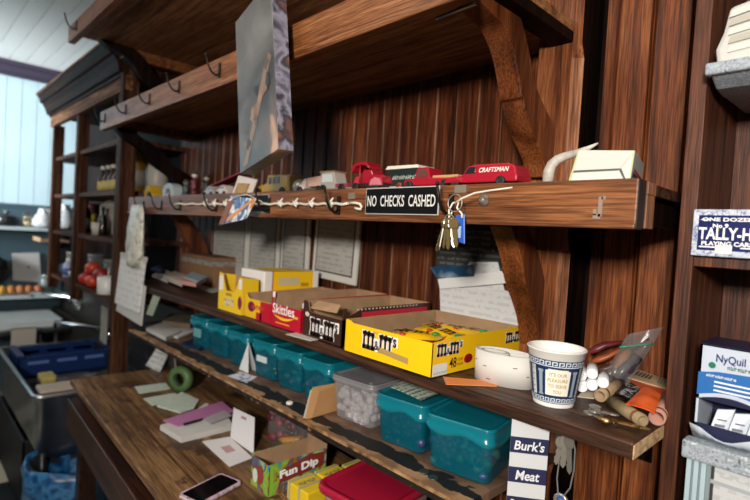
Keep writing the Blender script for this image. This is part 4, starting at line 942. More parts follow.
sheet('pinned_page','wide white slip crossing the pinned letters','paper',onp([(440,289),(508,283),(502,271),(438,279)],1.040),P('#d5d4d2',.7),bend=-.006)
# ------------------------------------------------------------------ clutter at the right end of the lower shelf
def lz(u,v,h=0): return at(u,v,z=LZ+h)
def roll(label, a, b2, r0, r1, m, hole=.7, grp=None):
    a = Vector(a); b2 = Vector(b2); c = (a+b2)/2; t = thing('coin_wrapper',label,'paper roll',c,0,'coin wrapper tubes on the shelf end')
    d = (b2-a).normalized(); mb = MB()
    def ring(p,r): 
        x = d.cross(Vector((0,0,1))).normalized(); y = x.cross(d)
        return [tuple(p-c+x*r*math.cos(2*PI*k/18)+y*r*math.sin(2*PI*k/18)) for k in range(18)]
    mb.loft([ring(a+d*.9*(b2-a).length,r0*hole),ring(a,r0*hole*1.02),ring(a,r0),ring(b2,r1)]); mb.build('paper_tube',m,t)
    MB().loft([ring(a+d*.012,r0*1.012),ring(a+d*.02,r0*1.012)],cap0=False,cap1=False).build('printed_band',P('#7a5138',.6),t); return t
TAN = P('#a58a6a',.75,noise=.3,nscale=60); PNK = P('#b08070',.7,noise=.2,nscale=40)
pw = lz(600,400,.012); roll('tan paper coin wrapper tube with its open end beside the white tubes',lz(600,396,.0125),lz(622,381,.016),.0105,.0105,TAN)
roll('long flattened tan coin wrapper tube in the middle of the shelf clutter',lz(643,421,.0115),lz(612,402,.0125),.0095,.0100,P('#8d7a58',.75,noise=.3,nscale=50))
roll('reddish paper coin wrapper tube at the shelf corner',lz(657,418,.0135),lz(668,398,.0135),.0115,.0115,PNK,.76)
WTB = P('#e2e2e4',.5)
for i,(u,v,h) in enumerate(((581,376,0),(592,374,0),(592,385.5,0),(603,383,0),(582,387,0))):
    pe = at(u,v,y=.875); t = thing('white_tube','one of the white plastic tubes bundled beside the clear bag','tube',pe,0,'white tubes beside the clear bag')
    dv = Vector((pe.x,pe.y,-.06)).normalized(); mb = MB()
    x = dv.cross(Vector((0,0,1))).normalized(); y = x.cross(dv)
    def ring(s,r): return [tuple(dv*s+x*r*math.cos(2*PI*k/16)+y*r*math.sin(2*PI*k/16)) for k in range(16)]
    mb.loft([ring(.002,.004),ring(0,.008),ring(.001,.0095),ring(.08,.0095),ring(.082,.008)]).build('tube_body',WTB,t)
# zip bag
q = [lz(597,388,.012),lz(618,392,.004),lz(662,338,.115),lz(636,328,.125)]
zb0, zb1 = lz(600,381,.016), lz(624,384,.012)
ztop0, ztop1 = at(641,337,y=1.02), at(663,325,y=1.04)
t = thing('zip_bag','clear plastic zip bag with a green zip line leaning on the wall','bag',zb0); o_ = t.location
def bagsurf(q4, bulge, n=10):
    mb=MB(); vs=[]
    nm = ((q4[1]-q4[0]).cross(q4[3]-q4[0])).normalized()
    for s in (1,-1):
        for i in range(n+1):
            for j in range(n+1):
                u,v=i/n,j/n; k=(math.sin(PI*u)*math.sin(PI*min(v*1.05,1)))**.6
                p=lerp4(q4,u,v)+nm*s*bulge*k*(1-.7*v)+nm*.003*math.sin(13*u+5*v)*math.sin(9*v); vs.append(p)
    N_=n+1; fs=[]
    for s in range(2):
        for i in range(n):
            for j in range(n): a=s*N_*N_+i*N_+j; fs.append((a,a+1,a+N_+1,a+N_))
    return mb.add(vs,fs,0,True)
m, nt, b = newmat('clear_plastic'); b.inputs['Base Color'].default_value = lin('#8f8a8a'); b.inputs['Alpha'].default_value = .25; b.inputs['Roughness'].default_value = .18
M_CLEAR = m
q4 = [zb0, lz(627,386,.012), at(664,327,y=1.04), at(628,334,y=1.0)]
B(bagsurf(q4,.022)).build('film',M_CLEAR,t)
zl=[lerp4(q4,u,.72)+Vector((0,-.004,0)) for u in (0,.25,.5,.75,1)]
B(MB().tube(zl,.0022,6)).build('zip_line',P('#1f8a5e',.4),t)
B(MB().tube([lerp4(q4,.35,.08),lerp4(q4,.6,.3),lerp4(q4,.75,.5)],[.008,.015,.010],10)).build('dark_contents',P('#3c3840',.6,noise=.4),t)
B(MB().tube([lerp4(q4,.3,.25),lerp4(q4,.3,.45),lerp4(q4,.35,.62)],[.006,.012,.006],10)).build('brown_contents',P('#96643c',.6,noise=.4),t)
for (pts,rr,cl,lb) in (([(590,352),(604,345),(622,342)],.012,'#6e2a30','rolled dark red pouch lying behind the cup'),([(592,362),(608,356),(625,347)],.011,'#a8532c','crumpled orange brown pouch behind the white tubes'),([(597,371),(612,366),(640,345)],.010,'#54382c','thin brown pouch leaning under the clear bag')):
    ps=[at(u,v,y=.985+.012*i) for i,(u,v) in enumerate(pts)]; t=thing('pouch',lb,'pouch',ps[0]); o_=t.location
    B(MB().tube([ps[0],(ps[0]+ps[1])/2,ps[1],ps[2]],[rr*.7,rr,rr*.9,rr*.4],10,flat=.6)).build('pouch_body',P(cl,.4,noise=.4,nscale=50),t)
    B(MB().tube([ps[2],ps[2]+(ps[2]-ps[1])*.3],[rr*.45,rr*.75],10,flat=.3)).build('twisted_end',P(cl,.4),t)
def flat(name, label, cat, uvs, z, th, m, grp=None, bottom=None):
    ps=[at(u,v,z=z) for u,v in uvs]; c=sum(ps,Vector())/len(ps); n=len(ps)
    mb=MB(); mb.prism([(p.x-c.x,p.y-c.y) for p in ps],'z',0,th)
    return tag(mb.build(name,m,None,loc=(c.x,c.y,z)),label,cat,grp)
q=[lz(628,377,.02),lz(637,369,.024),lz(671,381,.022),lz(668,389,.016)]
t=thing('card','tan card with dark lettering lying at the back of the shelf clutter','card',q[0]); o_=t.location
B(quadslab(q,.003)).build('card_body',P('#b09474',.7,noise=.15,nscale=30),t)
nrm=((q[1]-q[0]).cross(q[3]-q[0])).normalized(); off=nrm*.0034
if off.z<0: off=-off
for k in range(5): B(quadslab([lerp4(q,a,b2)+off for a,b2 in ((.25,.1+.09*k),(.7,.12+.09*k),(.7,.17+.09*k),(.25,.15+.09*k))],.0004)).build('dark_lettering',P('#4a3c34',.6),t)
for k in range(4): B(quadslab([lerp4(q,a,b2)+off for a,b2 in ((.15,.72+.07*k),(.9,.72+.07*k),(.9,.75+.07*k),(.15,.75+.07*k))],.0004)).build('striped_mark',P('#5d6a66',.6),t)
sheet('wrapper','crumpled orange wrapper on top of the coin wrappers','wrapper',[lz(626,405,.022),lz(655,414,.024),lz(661,396,.03),lz(643,388,.03)],blotch('orange_wrap',['#b8431c','#e0602c','#ea7038'],30,.35),.002,bend=.006)
sheet('wrapper','flat red orange strip behind the orange wrapper','wrapper',[lz(626,385,.012),lz(668,400,.012),lz(671,393,.012),lz(630,380,.012)],P('#c04c28',.5),.003)
sheet('foil_wrapper','black and white printed wrapper left of the orange one','wrapper',[lz(613,394,.008),lz(628,401,.008),lz(640,390,.012),lz(622,382,.012)],blotch('bw_print',['#111111','#1a1a1a','#c9c9c9','#26262a'],75,.3,2,pos=[.4,.55,.6,.64]),.004,bend=.004)
flat('paper_slip','pale slip of paper under the white tubes by the cup','paper',[(577,397),(594,399),(601,391),(588,387)],LZ,.0012,P('#c4b8a4',.7))
flat('card','dark brown card under the red wrapper at the shelf back','card',[(640,392),(668,399),(672,391),(650,384)],LZ,.004,P('#4a3c2e',.6))
# keys lying flat
kq = lz(612,420,.004); t=thing('key_set','gold key and silver keys lying at the shelf edge','keys',kq)
Mk = Matrix.Rotation(-PI/2,4,'X')
def lay(a,b2): 
    d=(Vector(b2)-Vector(a)); return Matrix.Translation(Vector(a)-kq)@Matrix.Rotation(math.atan2(d.y,d.x)+PI/2,4,'Z')@Matrix.Rotation(-PI/2,4,'X')
keymesh(.058).xf(lay(lz(606,419,.006),lz(634,427,.004))).build('gold_key',P('#c09a5c',.3,1),t)
MB().ball(lz(605,420,.008)-kq,(.012,.009,.007),12,6).build('key_head',P('#a8875a',.35,1),t)
for a,b2 in ((lz(590,409,.006),lz(612,414,.006)),(lz(594,405,.01),lz(600,418,.005)),(lz(586,411,.004),lz(603,416,.008))): keymesh(.042).xf(lay(a,b2)).build('silver_key',KS,t)
torus(MB(),(0,0,0),.011,.001,M=Matrix.Translation(lz(600,412,.006)-kq)@Matrix.Rotation(1.3,4,'X')).build('key_ring',KS,t)
# ------------------------------------------------------------------ striped paper sign and lanyard under the lower shelf
bp_ = at(529,450,y=.755)
t=thing('paper_sign','navy and white striped lettered strip hanging under the lower shelf','sign',(bp_.x,.755,LZ-.026),math.radians(38))
sw=.06; topz=0
bands=[(-.004,-.03,0),(-.03,-.056,1),(-.056,-.080,0),(-.080,-.105,1),(-.105,-.129,0),(-.129,-.154,1)]
MB().box(-sw/2,sw/2,0,.0015,-.175,.0).build('backing',P('#c3c4c6',.6),t)
NV=P('#1d1f45',.5)
for z1_,z0_,k in bands:
    if k: MB().box(-sw/2,sw/2,-.0008,0,z0_,z1_).build('navy_band',NV,t)
for wd,zc,ww in (("Burk's",-.043,.048),("Meat",-.0925,.038),("Products",-.1415,.05)):
    text(t,wd,(0,-.0008,zc),FRONT,ww,.016,P('#d6d8da',.5),.02,shear=.15)
lp=at(566,432,y=.74)
t=thing('lanyard','grey cord lanyard with silver keys hanging under the shelf front','lanyard',lp); o_=t.location
cord=[at(u,v,y=.742) for u,v in ((573,436),(575,450),(574,470),(570,488),(563,497),(558,494),(557,478),(560,455),(562,434))]
B(MB().tube(cord,.0011,6)).build('cord',P('#6b6a6c',.5),t)
for i,(u,v,rx,L_) in enumerate(((566,436,.05,.05),(563,438,.2,.045),(569,437,-.08,.055))):
    p=at(u,v,y=.738-.002*i); keymesh(L_).xf(Matrix.Translation(p-o_)@Matrix.Rotation(rx,4,'Y')@Matrix.Rotation(.6-.4*i,4,'Z')).build('key',KS,t)
p=at(561,501,y=.735); torus(MB(),(0,0,0),.009,.003,M=Matrix.Translation(p-o_)).build('ring_case',P('#b5b2ae',.25,.8),t); MB().ball(p-o_,(.0065,.005,.0065),12,8).build('blue_stone',P('#1c4fa0',.2),t)
p=at(566,436,y=.74); B(MB().box(p.x-.014,p.x+.008,.736,.744,p.z-.01,LZ-.024)).build('clip',P('#2a2828',.4),t)
# ------------------------------------------------------------------ plastic tubs on the third shelf
def tealmat(name, col, al):
    m, nt, b = newmat(name); b.inputs['Base Color'].default_value = lin(col); b.inputs['Alpha'].default_value = al; b.inputs['Roughness'].default_value = .22; b.inputs['Coat Weight'].default_value = .2; return m
TEAL = tealmat('teal_plastic','#066478',.5); TLID = tealmat('teal_lid','#117a8a',.74); CLR = tealmat('clear_tub','#a5a3a6',.35); CLID = tealmat('clear_lid','#8f8d90',.6)
def tub(label, cx, cy, w, d, h, rz, body, lid, wave=True, contents=None, cols=None, grp=None):
    t=thing('storage_tub',label,'tub',(cx,cy,SZ),rz,'plastic tubs on the worn shelf')
    o1=[rrect(w*k,d*k,.016,z) for k,z in ((.86,.002),(.88,.006),(.97,h-.012),(.975,h-.006))]
    i1=[rrect(w*k-.004,d*k-.004,.014,z) for k,z in ((.975,h-.006),(.89,.008))]
    MB().loft(o1+i1,cap0=True,cap1=True).build('tub_body',body,t)
    fn=(lambda x,y:.0045*math.sin(x*2*PI/(w/1.5)+.6)+.004*math.sin(y*2*PI/(d/1.5))) if wave else None
    z0=h-.034 if wave else h-.016
    K=dict(n=6,side=16)
    f2=(lambda x,y:fn(x,y)*.8) if fn else None
    MB().loft([rrect(w*1.0,d*1.0,.018,z0,fn=fn,**K),rrect(w*1.03,d*1.03,.018,z0+.004,fn=fn,**K),rrect(w*1.035,d*1.035,.018,z0+.010,fn=f2,**K),rrect(w*1.005,d*1.005,.018,z0+.013,fn=f2,**K),rrect(w*1.01,d*1.01,.018,h-.006,**K),rrect(w*1.02,d*1.02,.018,h-.003,**K),rrect(w*1.0,d*1.0,.018,h,**K),rrect(w*.93,d*.93,.016,h,**K),rrect(w*.91,d*.91,.016,h-.003,**K)],cap0=False).build('lid',lid,t)
    if contents:
        rnd=random.Random(int(abs(cx)*1000)); mb=MB()
        for i in range(contents):
            x_=rnd.uniform(-w*.38,w*.38); y_=rnd.uniform(-d*.40,d*.1) if i%3 else -d*.39; z_=rnd.uniform(.010,h*.62)
            mb.ball((x_,y_,z_),(rnd.uniform(.008,.014),rnd.uniform(.006,.011),rnd.uniform(.007,.012)),7,5,i%len(cols))
        o=mb.build('contents',[P(c_,.4) for c_ in cols],t); o['kind']='stuff'
    return t
COLS=['#0f6a72','#2aa0a4','#6fc0bf','#15464c','#7a6a9a']
t1=tub('teal lidded plastic tub nearest the striped sign at the shelf end',-.552,.835,.138,.165,.106,.18,TEAL,TLID,contents=46,cols=['#1a5a60','#2aa0a0','#5cc0a0','#3c4a7a','#7a70a0','#3aa05a'])
t2=tub('teal lidded plastic tub with a banknote on its lid',-.70,.84,.128,.165,.104,.12,TEAL,TLID,contents=40,cols=['#0c3640','#18404c','#2a3a60','#14545c'])
t3=tub('clear plastic tub full of small white pieces',-.856,.85,.135,.17,.104,.1,CLR,CLID,wave=False,contents=110,cols=['#d8d2d4','#cfc6cc','#e4e0e0'])
L5=[('teal lidded tub just left of the small brown envelope',-1.015,.86),('teal lidded tub with bluish wrapped sweets, second left of the envelope',-1.14,.86),('teal lidded tub with a small white label on its front',-1.265,.86),('teal lidded tub standing behind the white tent card',-1.42,.86),('teal lidded tub, second from the left end of the row',-1.56,.86),('leftmost teal lidded tub of the row',-1.70,.86)]
for i,(lb,cx,cy) in enumerate(L5):
    tt=tub(lb,cx,cy,.112,.16,.112,.1,TEAL,TLID,contents=30,cols=COLS if i<2 else ['#0c4048','#11565e','#1d6a70'])
    if i==2: MB().box(-.03,.018,-.077,-.0755,.048,.066).build('white_label',P('#b9c4c4',.6),tt)
    if i==5: MB().box(-.03,.02,-.077,-.0755,.04,.07).build('pale_label',P('#5c9494',.6),tt)
# banknote, envelope, tent card, odds
lt=at(400,392,z=SZ+.112)
sheet('banknote','green and white banknote lying on the lid of a teal tub','banknote',[Vector((-.735,.78,SZ+.113)),Vector((-.645,.775,SZ+.111)),Vector((-.65,.835,SZ+.112)),Vector((-.75,.845,SZ+.115))],print_paper('banknote_print','#b3bfae','#33493c','x',70,.8,30),.001,bend=.003)
e0=at(304,420,z=SZ); e1=at(334,411,z=SZ)
t=thing('envelope','small brown padded envelope with a printed strip leaning by the clear tub','envelope',((e0.x+e1.x)/2,e0.y+.02,SZ),.0); o_=t.location
d_=e1-e0; d_.z=0
eb=[e0,e1,e1+Vector((.004,.02,0)),e0+Vector((.004,.02,0))]; et=[p+Vector((0,.018,.075-.004*i%2)) for i,p in enumerate(eb)]
B(MB().hexa(eb,et)).build('pouch',P('#b88a5a',.7,noise=.1),t,bevel=.004)
q=[e0+Vector((-.001,-.0015,.004)),e0+d_*.26+Vector((-.001,-.0015,.004)),e0+d_*.26+Vector((0,.0145,.068)),e0+Vector((0,.0145,.068))]
B(quadslab(q,.001,(0,-1,.2))).build('printed_strip',P('#cfc9bc',.6),t)
off=Vector((-.0008,-.0012,0))
B(quadslab([lerp4(q,a,b2)+off for a,b2 in ((.3,.1),(.7,.1),(.7,.85),(.3,.85))],.001,(0,-1,.2))).build('strip_lettering',P('#3c3a38',.6),t)
p=at(289.5,404,z=SZ); t=tag(MB().lathe([(.008,0),(.0085,.001),(.0085,.005),(.0075,.006)],18).build('white_bottle_cap',P('#d5cfc4',.5),loc=p),'small white bottle cap on the worn shelf edge','cap')  # loose white bottle cap
for (u,v) in ((424,472),(433,478)):
    p=at(u,v,z=SZ); t=tag(MB().lathe([(.009,0),(.0095,.0004),(.0095,.0016),(.009,.002)],18).build('coin',P('#4b5a58',.4,.7),loc=p),'dull coin on the shelf in front of the nearest teal tub','coin','coins on the worn shelf')
# tent card
a=at(239,369,z=SZ); b2=at(249,371,z=SZ)
t=thing('tent_card','small white tent card between two teal tubs','card',(a.x,a.y,SZ)); o_=t.location
top=at(247,342,y=a.y); B(MB().prism([(a.x,SZ),(b2.x+.02,SZ),(b2.x+.012,top.z)],'y',a.y,a.y+.0015)).build('front_leaf',P('#cfd2d2',.7),t)
B(MB().hexa([(a.x,a.y+.03,SZ),(b2.x+.02,a.y+.03,SZ),(b2.x+.02,a.y+.032,SZ),(a.x,a.y+.032,SZ)],[(b2.x+.006,a.y,top.z),(b2.x+.012,a.y,top.z),(b2.x+.012,a.y+.002,top.z),(b2.x+.006,a.y+.002,top.z)])).build('back_leaf',P('#b9bcbc',.7),t)
flat('label_strip','blue and white label strip on the worn shelf edge','paper',[(228,376),(247,383),(257,377),(240,372)],SZ+.0005,.0008,blotch('label_blue',['#d0d2d6','#c4c8d0','#3c4a70'],60,.5,1,pos=[.4,.55,.62]))
flat('phone','dark blue flat phone lying at the left end of the worn shelf','phone',[(181,345),(199,351),(214,346),(196,341)],SZ+.0005,.01,P('#16263c',.3))
for k,(uv,cl,lb) in enumerate(((((146,331),(166,341),(181,334),(161,326)),'#b8b6b2','bundle of white papers at the left end of the worn shelf'),(((160,333),(178,339),(197,331),(178,326)),'#c9c8c4','loose white sheets beside the leftmost teal tub'),(((162,328),(190,331),(197,322),(170,320)),'#6a5c4c','stack of brown papers behind the loose sheets'))):
    flat('paper_stack',lb,'papers',uv,SZ+.0005,(.014,.006,.03)[k],P(cl,.75,noise=.2,nscale=25))
# ------------------------------------------------------------------ things on the desk
def dz(u,v,h=0): return at(u,v,z=DZ+h)
PCH=print_paper('cheque_print','#b9c2b4','#8a9a8c','x',60,.35,16)
flat('cheque','pale cheque slip on the desk, farthest of the three','paper',[(134.4,386.7),(165.6,383),(170.4,389),(139,394)],DZ+.0003,.0012,PCH)
flat('cheque','pale cheque slip in the middle of the three','paper',[(143,398.7),(175,393),(181,400),(152,406)],DZ+.0018,.0012,PCH)
flat('cheque','crumpled pile of pale cheques nearest the purple folder','paper',[(157,407),(172,398),(182,393),(199,401),(194,409),(180,413.5)],DZ+.0034,.005,PCH)
flat('paper_slip','narrow white strip beside the pile of cheques','paper',[(197.5,409),(206,403),(209,404.5),(200,411)],DZ+.0003,.0012,P('#c6c4bd',.7))
ps=flat('paper_stack','thick stack of white papers under the purple folder','papers',[(160,430),(181,443),(233,430),(222,413)],DZ+.0003,.016,P('#bfbcb8',.7))
flat('folder','purple pink folder lying on the stack of papers','folder',[(163,421),(178,427),(234,412),(222,402)],DZ+.0168,.003,P('#b0709c',.5))
flat('envelope','grey windowed envelope on the purple folder','envelope',[(201,420),(211,424),(232,416),(224,411)],DZ+.0201,.0025,P('#a39da0',.6))
flat('pen','thin dark pen lying on the purple folder','pen',[(183,424.5),(203,419),(203.6,420),(184,425.6)],DZ+.0201,.004,P('#1c1a20',.3))
t=thing('folded_card','white folded card standing open on the desk','card',dz(230,452)); o_=t.location
q=[dz(202,441.7,.0004),dz(229.5,467,.0004),dz(252.6,458,.0004),dz(229.5,437,.0004)]
B(quadslab([q[0],q[3],q[2],q[1]][::-1],.0012)).build('lower_leaf',P('#d6d2d2',.7),t)
qq=[lerp4(q,.35,.35),lerp4(q,.6,.35),lerp4(q,.6,.7),lerp4(q,.35,.7)]
B(quadslab([p+Vector((0,0,.0014)) for p in qq],.0006)).build('printed_block',P('#b89090',.6),t)
f0,f1=dz(230.6,437.5,.0005),dz(253.7,454,.0005); up0=at(234,407.6,y=f0.y+.03); up1=at(254.8,417.5,y=f1.y+.03)
q2=[f0,f1,up1,up0]; B(quadslab(q2,.0012)).build('upright_leaf',P('#cbc8ca',.7),t)
nn=((f1-f0).cross(up0-f0)).normalized(); nn = nn if nn.y<0 else -nn
B(quadslab([lerp4(q2,a,b2)+nn*.0012 for a,b2 in ((.4,.78),(.65,.8),(.65,.88),(.4,.86))],.0005,nn)).build('printed_mark',P('#a06a70',.6),t)
# phone in the front
ph=[dz(178,497),dz(202,503),dz(242,486),dz(221,475.5)]
c=(ph[0]+ph[2])/2; ax=(ph[3]-ph[0]); rz=math.atan2(ax.y,ax.x); Lp=ax.length; wp=.075
t=thing('phone','black phone in a pink and white patterned case on the desk front','phone',(c.x,c.y,DZ),rz)
MB().loft([rrect(Lp,wp,.01,.0005),rrect(Lp+.003,wp+.003,.011,.004),rrect(Lp,wp,.01,.0095)]).build('case',blotch('phone_case',['#8c5a7a','#c8b0bc','#5c3450'],60,.4),t)
MB().loft([rrect(Lp-.012,wp-.012,.007,.0085),rrect(Lp-.012,wp-.012,.007,.0100)],smooth=False).build('screen',P('#08080a',.12),t)
# powder candy box
c0_=dz(268,498); rzf=-.02
t=thing('candy_box','open green candy carton with white slanted lettering on the desk','candy box',(c0_.x,c0_.y,DZ),rzf)
FD=blotch('fun_print',['#3a7fa4','#5c9a4a','#8fae3c','#7a2f2a','#2f6a8a','#a9bf6a'],22,.4,2,.6); GRN=P('#7cae35',.45)
fh=.078; fd=.17; fw_=.085
mb=MB(); mb.box(-fw_,0,0,fd,0,.002,1); mb.box(-.002,0,0,fd,0,fh,0); mb.box(-.0035,-.002,.002,fd-.002,0,fh-.0005,1); mb.box(-fw_,-fw_+.002,0,fd,0,fh,0); mb.box(-fw_+.002,-fw_+.0035,.002,fd-.002,0,fh-.0005,1); mb.box(-fw_,0,0,.002,0,fh*.95,0); mb.box(-fw_+.003,-.003,.002,.0035,0,fh*.94,1); mb.box(-fw_,0,fd-.002,fd,0,fh*1.15,1)
mb.build('tray_body',[FD,M_CARD],t)
patch(t,[(.002,.012,.002,fh-.002)],(0,0,0),RIGHT,GRN,name='green_border')
patch(t,[[(.03,.026),(.16,.036),(.165,.072),(.12,.075),(.03,.058)]],(0,0,0),RIGHT,P('#7a2a26',.4),name='maroon_patch',lift=.0003)
text(t,'Fun Dip',(0,.086,.048),((0,1,.06),(0,-.06,1)),.115,.026,WL,.05,lift=.0011)
patch(t,[[(-.02+.016*math.cos(2*PI*i/12),.04+.024*math.sin(2*PI*i/12)) for i in range(12)]],(-.02,0,0),FRONT,P('#8a3a34',.4),name='printed_candy'); 
patch(t,[[(-.03+.012*math.cos(2*PI*i/10),.03+.018*math.sin(2*PI*i/10)) for i in range(10)]],(-.034,0,0),FRONT,P('#c8d0c0',.4),name='printed_swirl',lift=.0006)
# bag of red sweets
bg=dz(282,440)
t=thing('candy_bag','clear bag of dark red wrapped sweets on the desk behind the green carton','bag',(-1.175,.865,DZ)); o_=t.location
rnd=random.Random(3); mb=MB()
for i in range(70):
    x_=rnd.uniform(-.085,.085); z_=rnd.uniform(.012,.165-.5*abs(x_)); y_=rnd.uniform(-.05,.02)
    mb.ball((x_,y_,z_),(rnd.uniform(.010,.016),.009,rnd.uniform(.008,.013)),7,5,i%4)
o=mb.build('contents',[P('#5a1424',.35),P('#7c2236',.35),P('#a03a50',.35),P('#3a1018',.35)],t); o['kind']='stuff'
MB().loft([rrect(.18,.10,.035,.001),rrect(.205,.12,.04,.05),rrect(.19,.10,.035,.12),rrect(.17,.05,.02,.165),rrect(.18,.012,.005,.19)],cap1=False).build('film',M_CLEAR,t)
MB().tube([(.0,-.062,.045),(.04,-.066,.055),(.085,-.05,.07)],[.010,.015,.010],10,flat=.8).build('peanut_bar',P('#a8783c',.6,noise=.3),t)
# yellow packs
YP=blotch('yellow_pack',['#e0bf22','#d8b41c','#8a8a84','#e8d050'],40,.4,1,pos=[.4,.5,.56,.62])
pk0=dz(296,494)
for k,(dx,dy,dz_,lb) in enumerate(((0,0,0,'yellow and grey candy pack beside the green carton, nearest of the three'),(.0,.078,0,'middle yellow and grey candy pack beside the green carton'),(.012,.158,0,'yellow and grey candy pack beside the green carton, nearest the wall'))):
    t=thing('candy_pack',lb,'candy pack',(-.93+dx,.725+dy,DZ),.02,'yellow candy packs on the desk')
    MB().box(-.04,.04,-.035,.035,0,.042).build('pack_body',P('#d9b821',.4),t,bevel=.003)
    for j in range(2): MB().box(-.034+.038*j,-.026+.038*j,-.0352,.0352,.0,.0425).build('grey_stripe',P('#a5a07c',.45),t)
    squiggle(t,(-.006,0,.0424),((0,1,0),(-1,0,0)),.05,.014,6,P('#8a8676',.5))
# red lidded tub
rp_=at(358,490,z=DZ+.085)
t=thing('storage_tub','clear tub with a deep red lid at the bottom of the desk','tub',(-.775,.80,DZ),.1)
MB().loft([rrect(.15,.19,.025,.001),rrect(.17,.21,.03,.075),rrect(.172,.212,.03,.08)]).build('tub_body',P('#b59a98',.3,alpha=.8),t)
MB().loft([rrect(.185,.225,.032,.072),rrect(.188,.228,.033,.078),rrect(.186,.226,.033,.086),rrect(.178,.218,.03,.088),rrect(.165,.205,.027,.088),rrect(.160,.20,.025,.083)]).build('lid',P('#a01634',.3),t)
# tape dispenser, sign, clear bin at the far end of the desk
gp=dz(181,391)
t=thing('tape_roll','green roll of tape standing at the back of the desk','tape',(gp.x,gp.y,DZ),.5)
mb=MB(); R_=.048
def rg(r,y): return [(r*math.cos(2*PI*k/28),y,R_+r*math.sin(2*PI*k/28)) for k in range(28)]
mb.loft([rg(.026,-.018),rg(R_,-.018),rg(R_,.018),rg(.026,.018),rg(.026,-.018)],cap0=False,cap1=False).build('tape',P('#4d6a3c',.5),t)
MB().loft([rg(.0262,-.019),rg(.0225,-.019),rg(.0225,.019),rg(.0262,.019),rg(.0262,-.019)],cap0=False,cap1=False).build('core',P('#2c3c24',.6),t)
sp_=dz(153,369)
t=thing('desk_sign','white printed card leaning at the far end of the desk','card',(sp_.x,sp_.y,DZ),.1)
MB().hexa([(-.07,-.0,0),(.06,0,0),(.06,.0025,0),(-.07,.0025,0)],[(-.03,.05,.12),(.06,.05,.11),(.06,.0525,.11),(-.03,.0525,.12)]).build('card',print_paper('desk_sign_print','#c6c6c4','#6a6a6e','z',50,.5,16),t)
MB().hexa([(-.05,.075,0),(.06,.075,0),(.06,.077,0),(-.05,.077,0)],[(-.03,.053,.118),(.06,.053,.108),(.06,.055,.108),(-.03,.055,.118)]).build('back_prop',P('#a9a8a4',.7),t)
bb=dz(128,372)
t=thing('clear_bin','smoky clear plastic bin at the far end of the desk','bin',(bb.x-.10,.945,DZ),0)
MB().loft([rrect(.30,.13,.02,.001),rrect(.33,.15,.02,.15),rrect(.345,.16,.022,.155),rrect(.32,.14,.018,.152),rrect(.29,.12,.018,.006)]).build('bin_body',tealmat('smoky','#54524f',.55),t)
MB().box(-.12,.12,-.04,.04,.006,.06).build('contents',P('#3c3a36',.7,noise=.5,nscale=30),t)
# ------------------------------------------------------------------ left end of the lower shelf
cx0=at(170,272,y=.86); 
t=thing('cardboard_box','brown cardboard box at the left end of the lower shelf','box',(at(192,272,y=.93).x,.985,LZ))
MB().box(-.17,.15,-.03,.08,0,.125).build('box_body',P('#7d5a3c',.75,noise=.15),t,bevel=.003)
MB().box(-.172,.152,-.032,.082,.088,.108).build('torn_edge',P('#8f8a80',.7,noise=.5,nscale=40),t); MB().box(-.16,.14,-.025,.07,.108,.128).build('papers_on_top',P('#4a2e1e',.7),t)
for k,(uv,z_,th,cl,lb) in enumerate((
   (((222,292),(246,300),(262,294),(238,288)),0,.001,'#c9c6bf','white sheet on the lower shelf left of the yellow tray'),
   (((190,285),(212,293),(240,287),(215,280)),0,.001,'#bdbab4','white sheet beside the magazines on the lower shelf'),
   (((163,279),(182,287),(192,281.5),(175,275)),.0125,.02,'#b8a8a0','small pile of mail at the left end of the lower shelf'),
   (((180,284),(196,287),(206,281),(190,277)),.033,.014,'#b08078','pink magazine on the lower shelf left end'),
   (((184,278),(198,283),(208,278),(192,273)),.0475,.006,'#8a98a0','blue grey magazine lying on the pink one'),
   (((214,278),(228,283),(240,277),(226,272)),.001,.026,'#6a3238','maroon book beside the cardboard box'),
   (((152,277),(168,283),(180,278),(165,272)),0,.012,'#c4c0bc','white envelopes at the very end of the lower shelf'))):
    flat('paper_stack' if th>.01 else 'paper_sheet',lb,'papers',uv,LZ+.0004+z_,th,P(cl,.7,noise=.12,nscale=25))
p=at(163,272,y=.95); t=thing('blue_pouch','dark blue pouch lying by the cardboard box on the left','pouch',(p.x,.93,LZ)); MB().tube([(-.05,0,.022),(0,-.005,.03),(.05,.0,.02)],[.012,.026,.014],12,flat=.8).build('pouch_body',P('#232c4c',.6),t); MB().tube([(-.05,0,.022),(-.07,0,.026)],[.012,.016],10,flat=.5).build('gathered_end',P('#2c3660',.6),t)
# plastic bag and paper pad hanging at the left end
hb=at(137,208,y=MY-.03)
t=thing('plastic_bag','crumpled translucent plastic bag hanging from the left end hook','bag',hb); o_=t.location
prof=[(0,.05,.012),(0,.07,-.01),(0,.078,-.08),(0,.08,-.15),(0,.082,-.21),(0,.075,-.235)]
rings=[]
for (_,w_,z_) in prof:
    rings.append([((w_+.006*math.sin(7*a_+z_*60))*math.cos(a_),(.022 if z_<-.02 else .01)*math.sin(a_)*(1+.3*math.sin(5*a_+z_*40)),z_) for a_ in [2*PI*k/28 for k in range(28)]])
MB().loft(rings).build('bag_body',blotch('bag_film',['#6f6e64','#a9a79c','#c4c2b8','#8e8c80'],30,.35,6,1.2),t)
hh=at(134,256,y=MY-.012)
t=thing('paper_pad','white printed calendar pad hanging on the slim post','pad',(at(134,256,y=.715).x,.708,at(134,256,y=.715).z))
w_=(at(146,256,y=.715).x-at(122,256,y=.715).x); h_=at(134,256,y=.715).z-at(130,307,y=.715).z
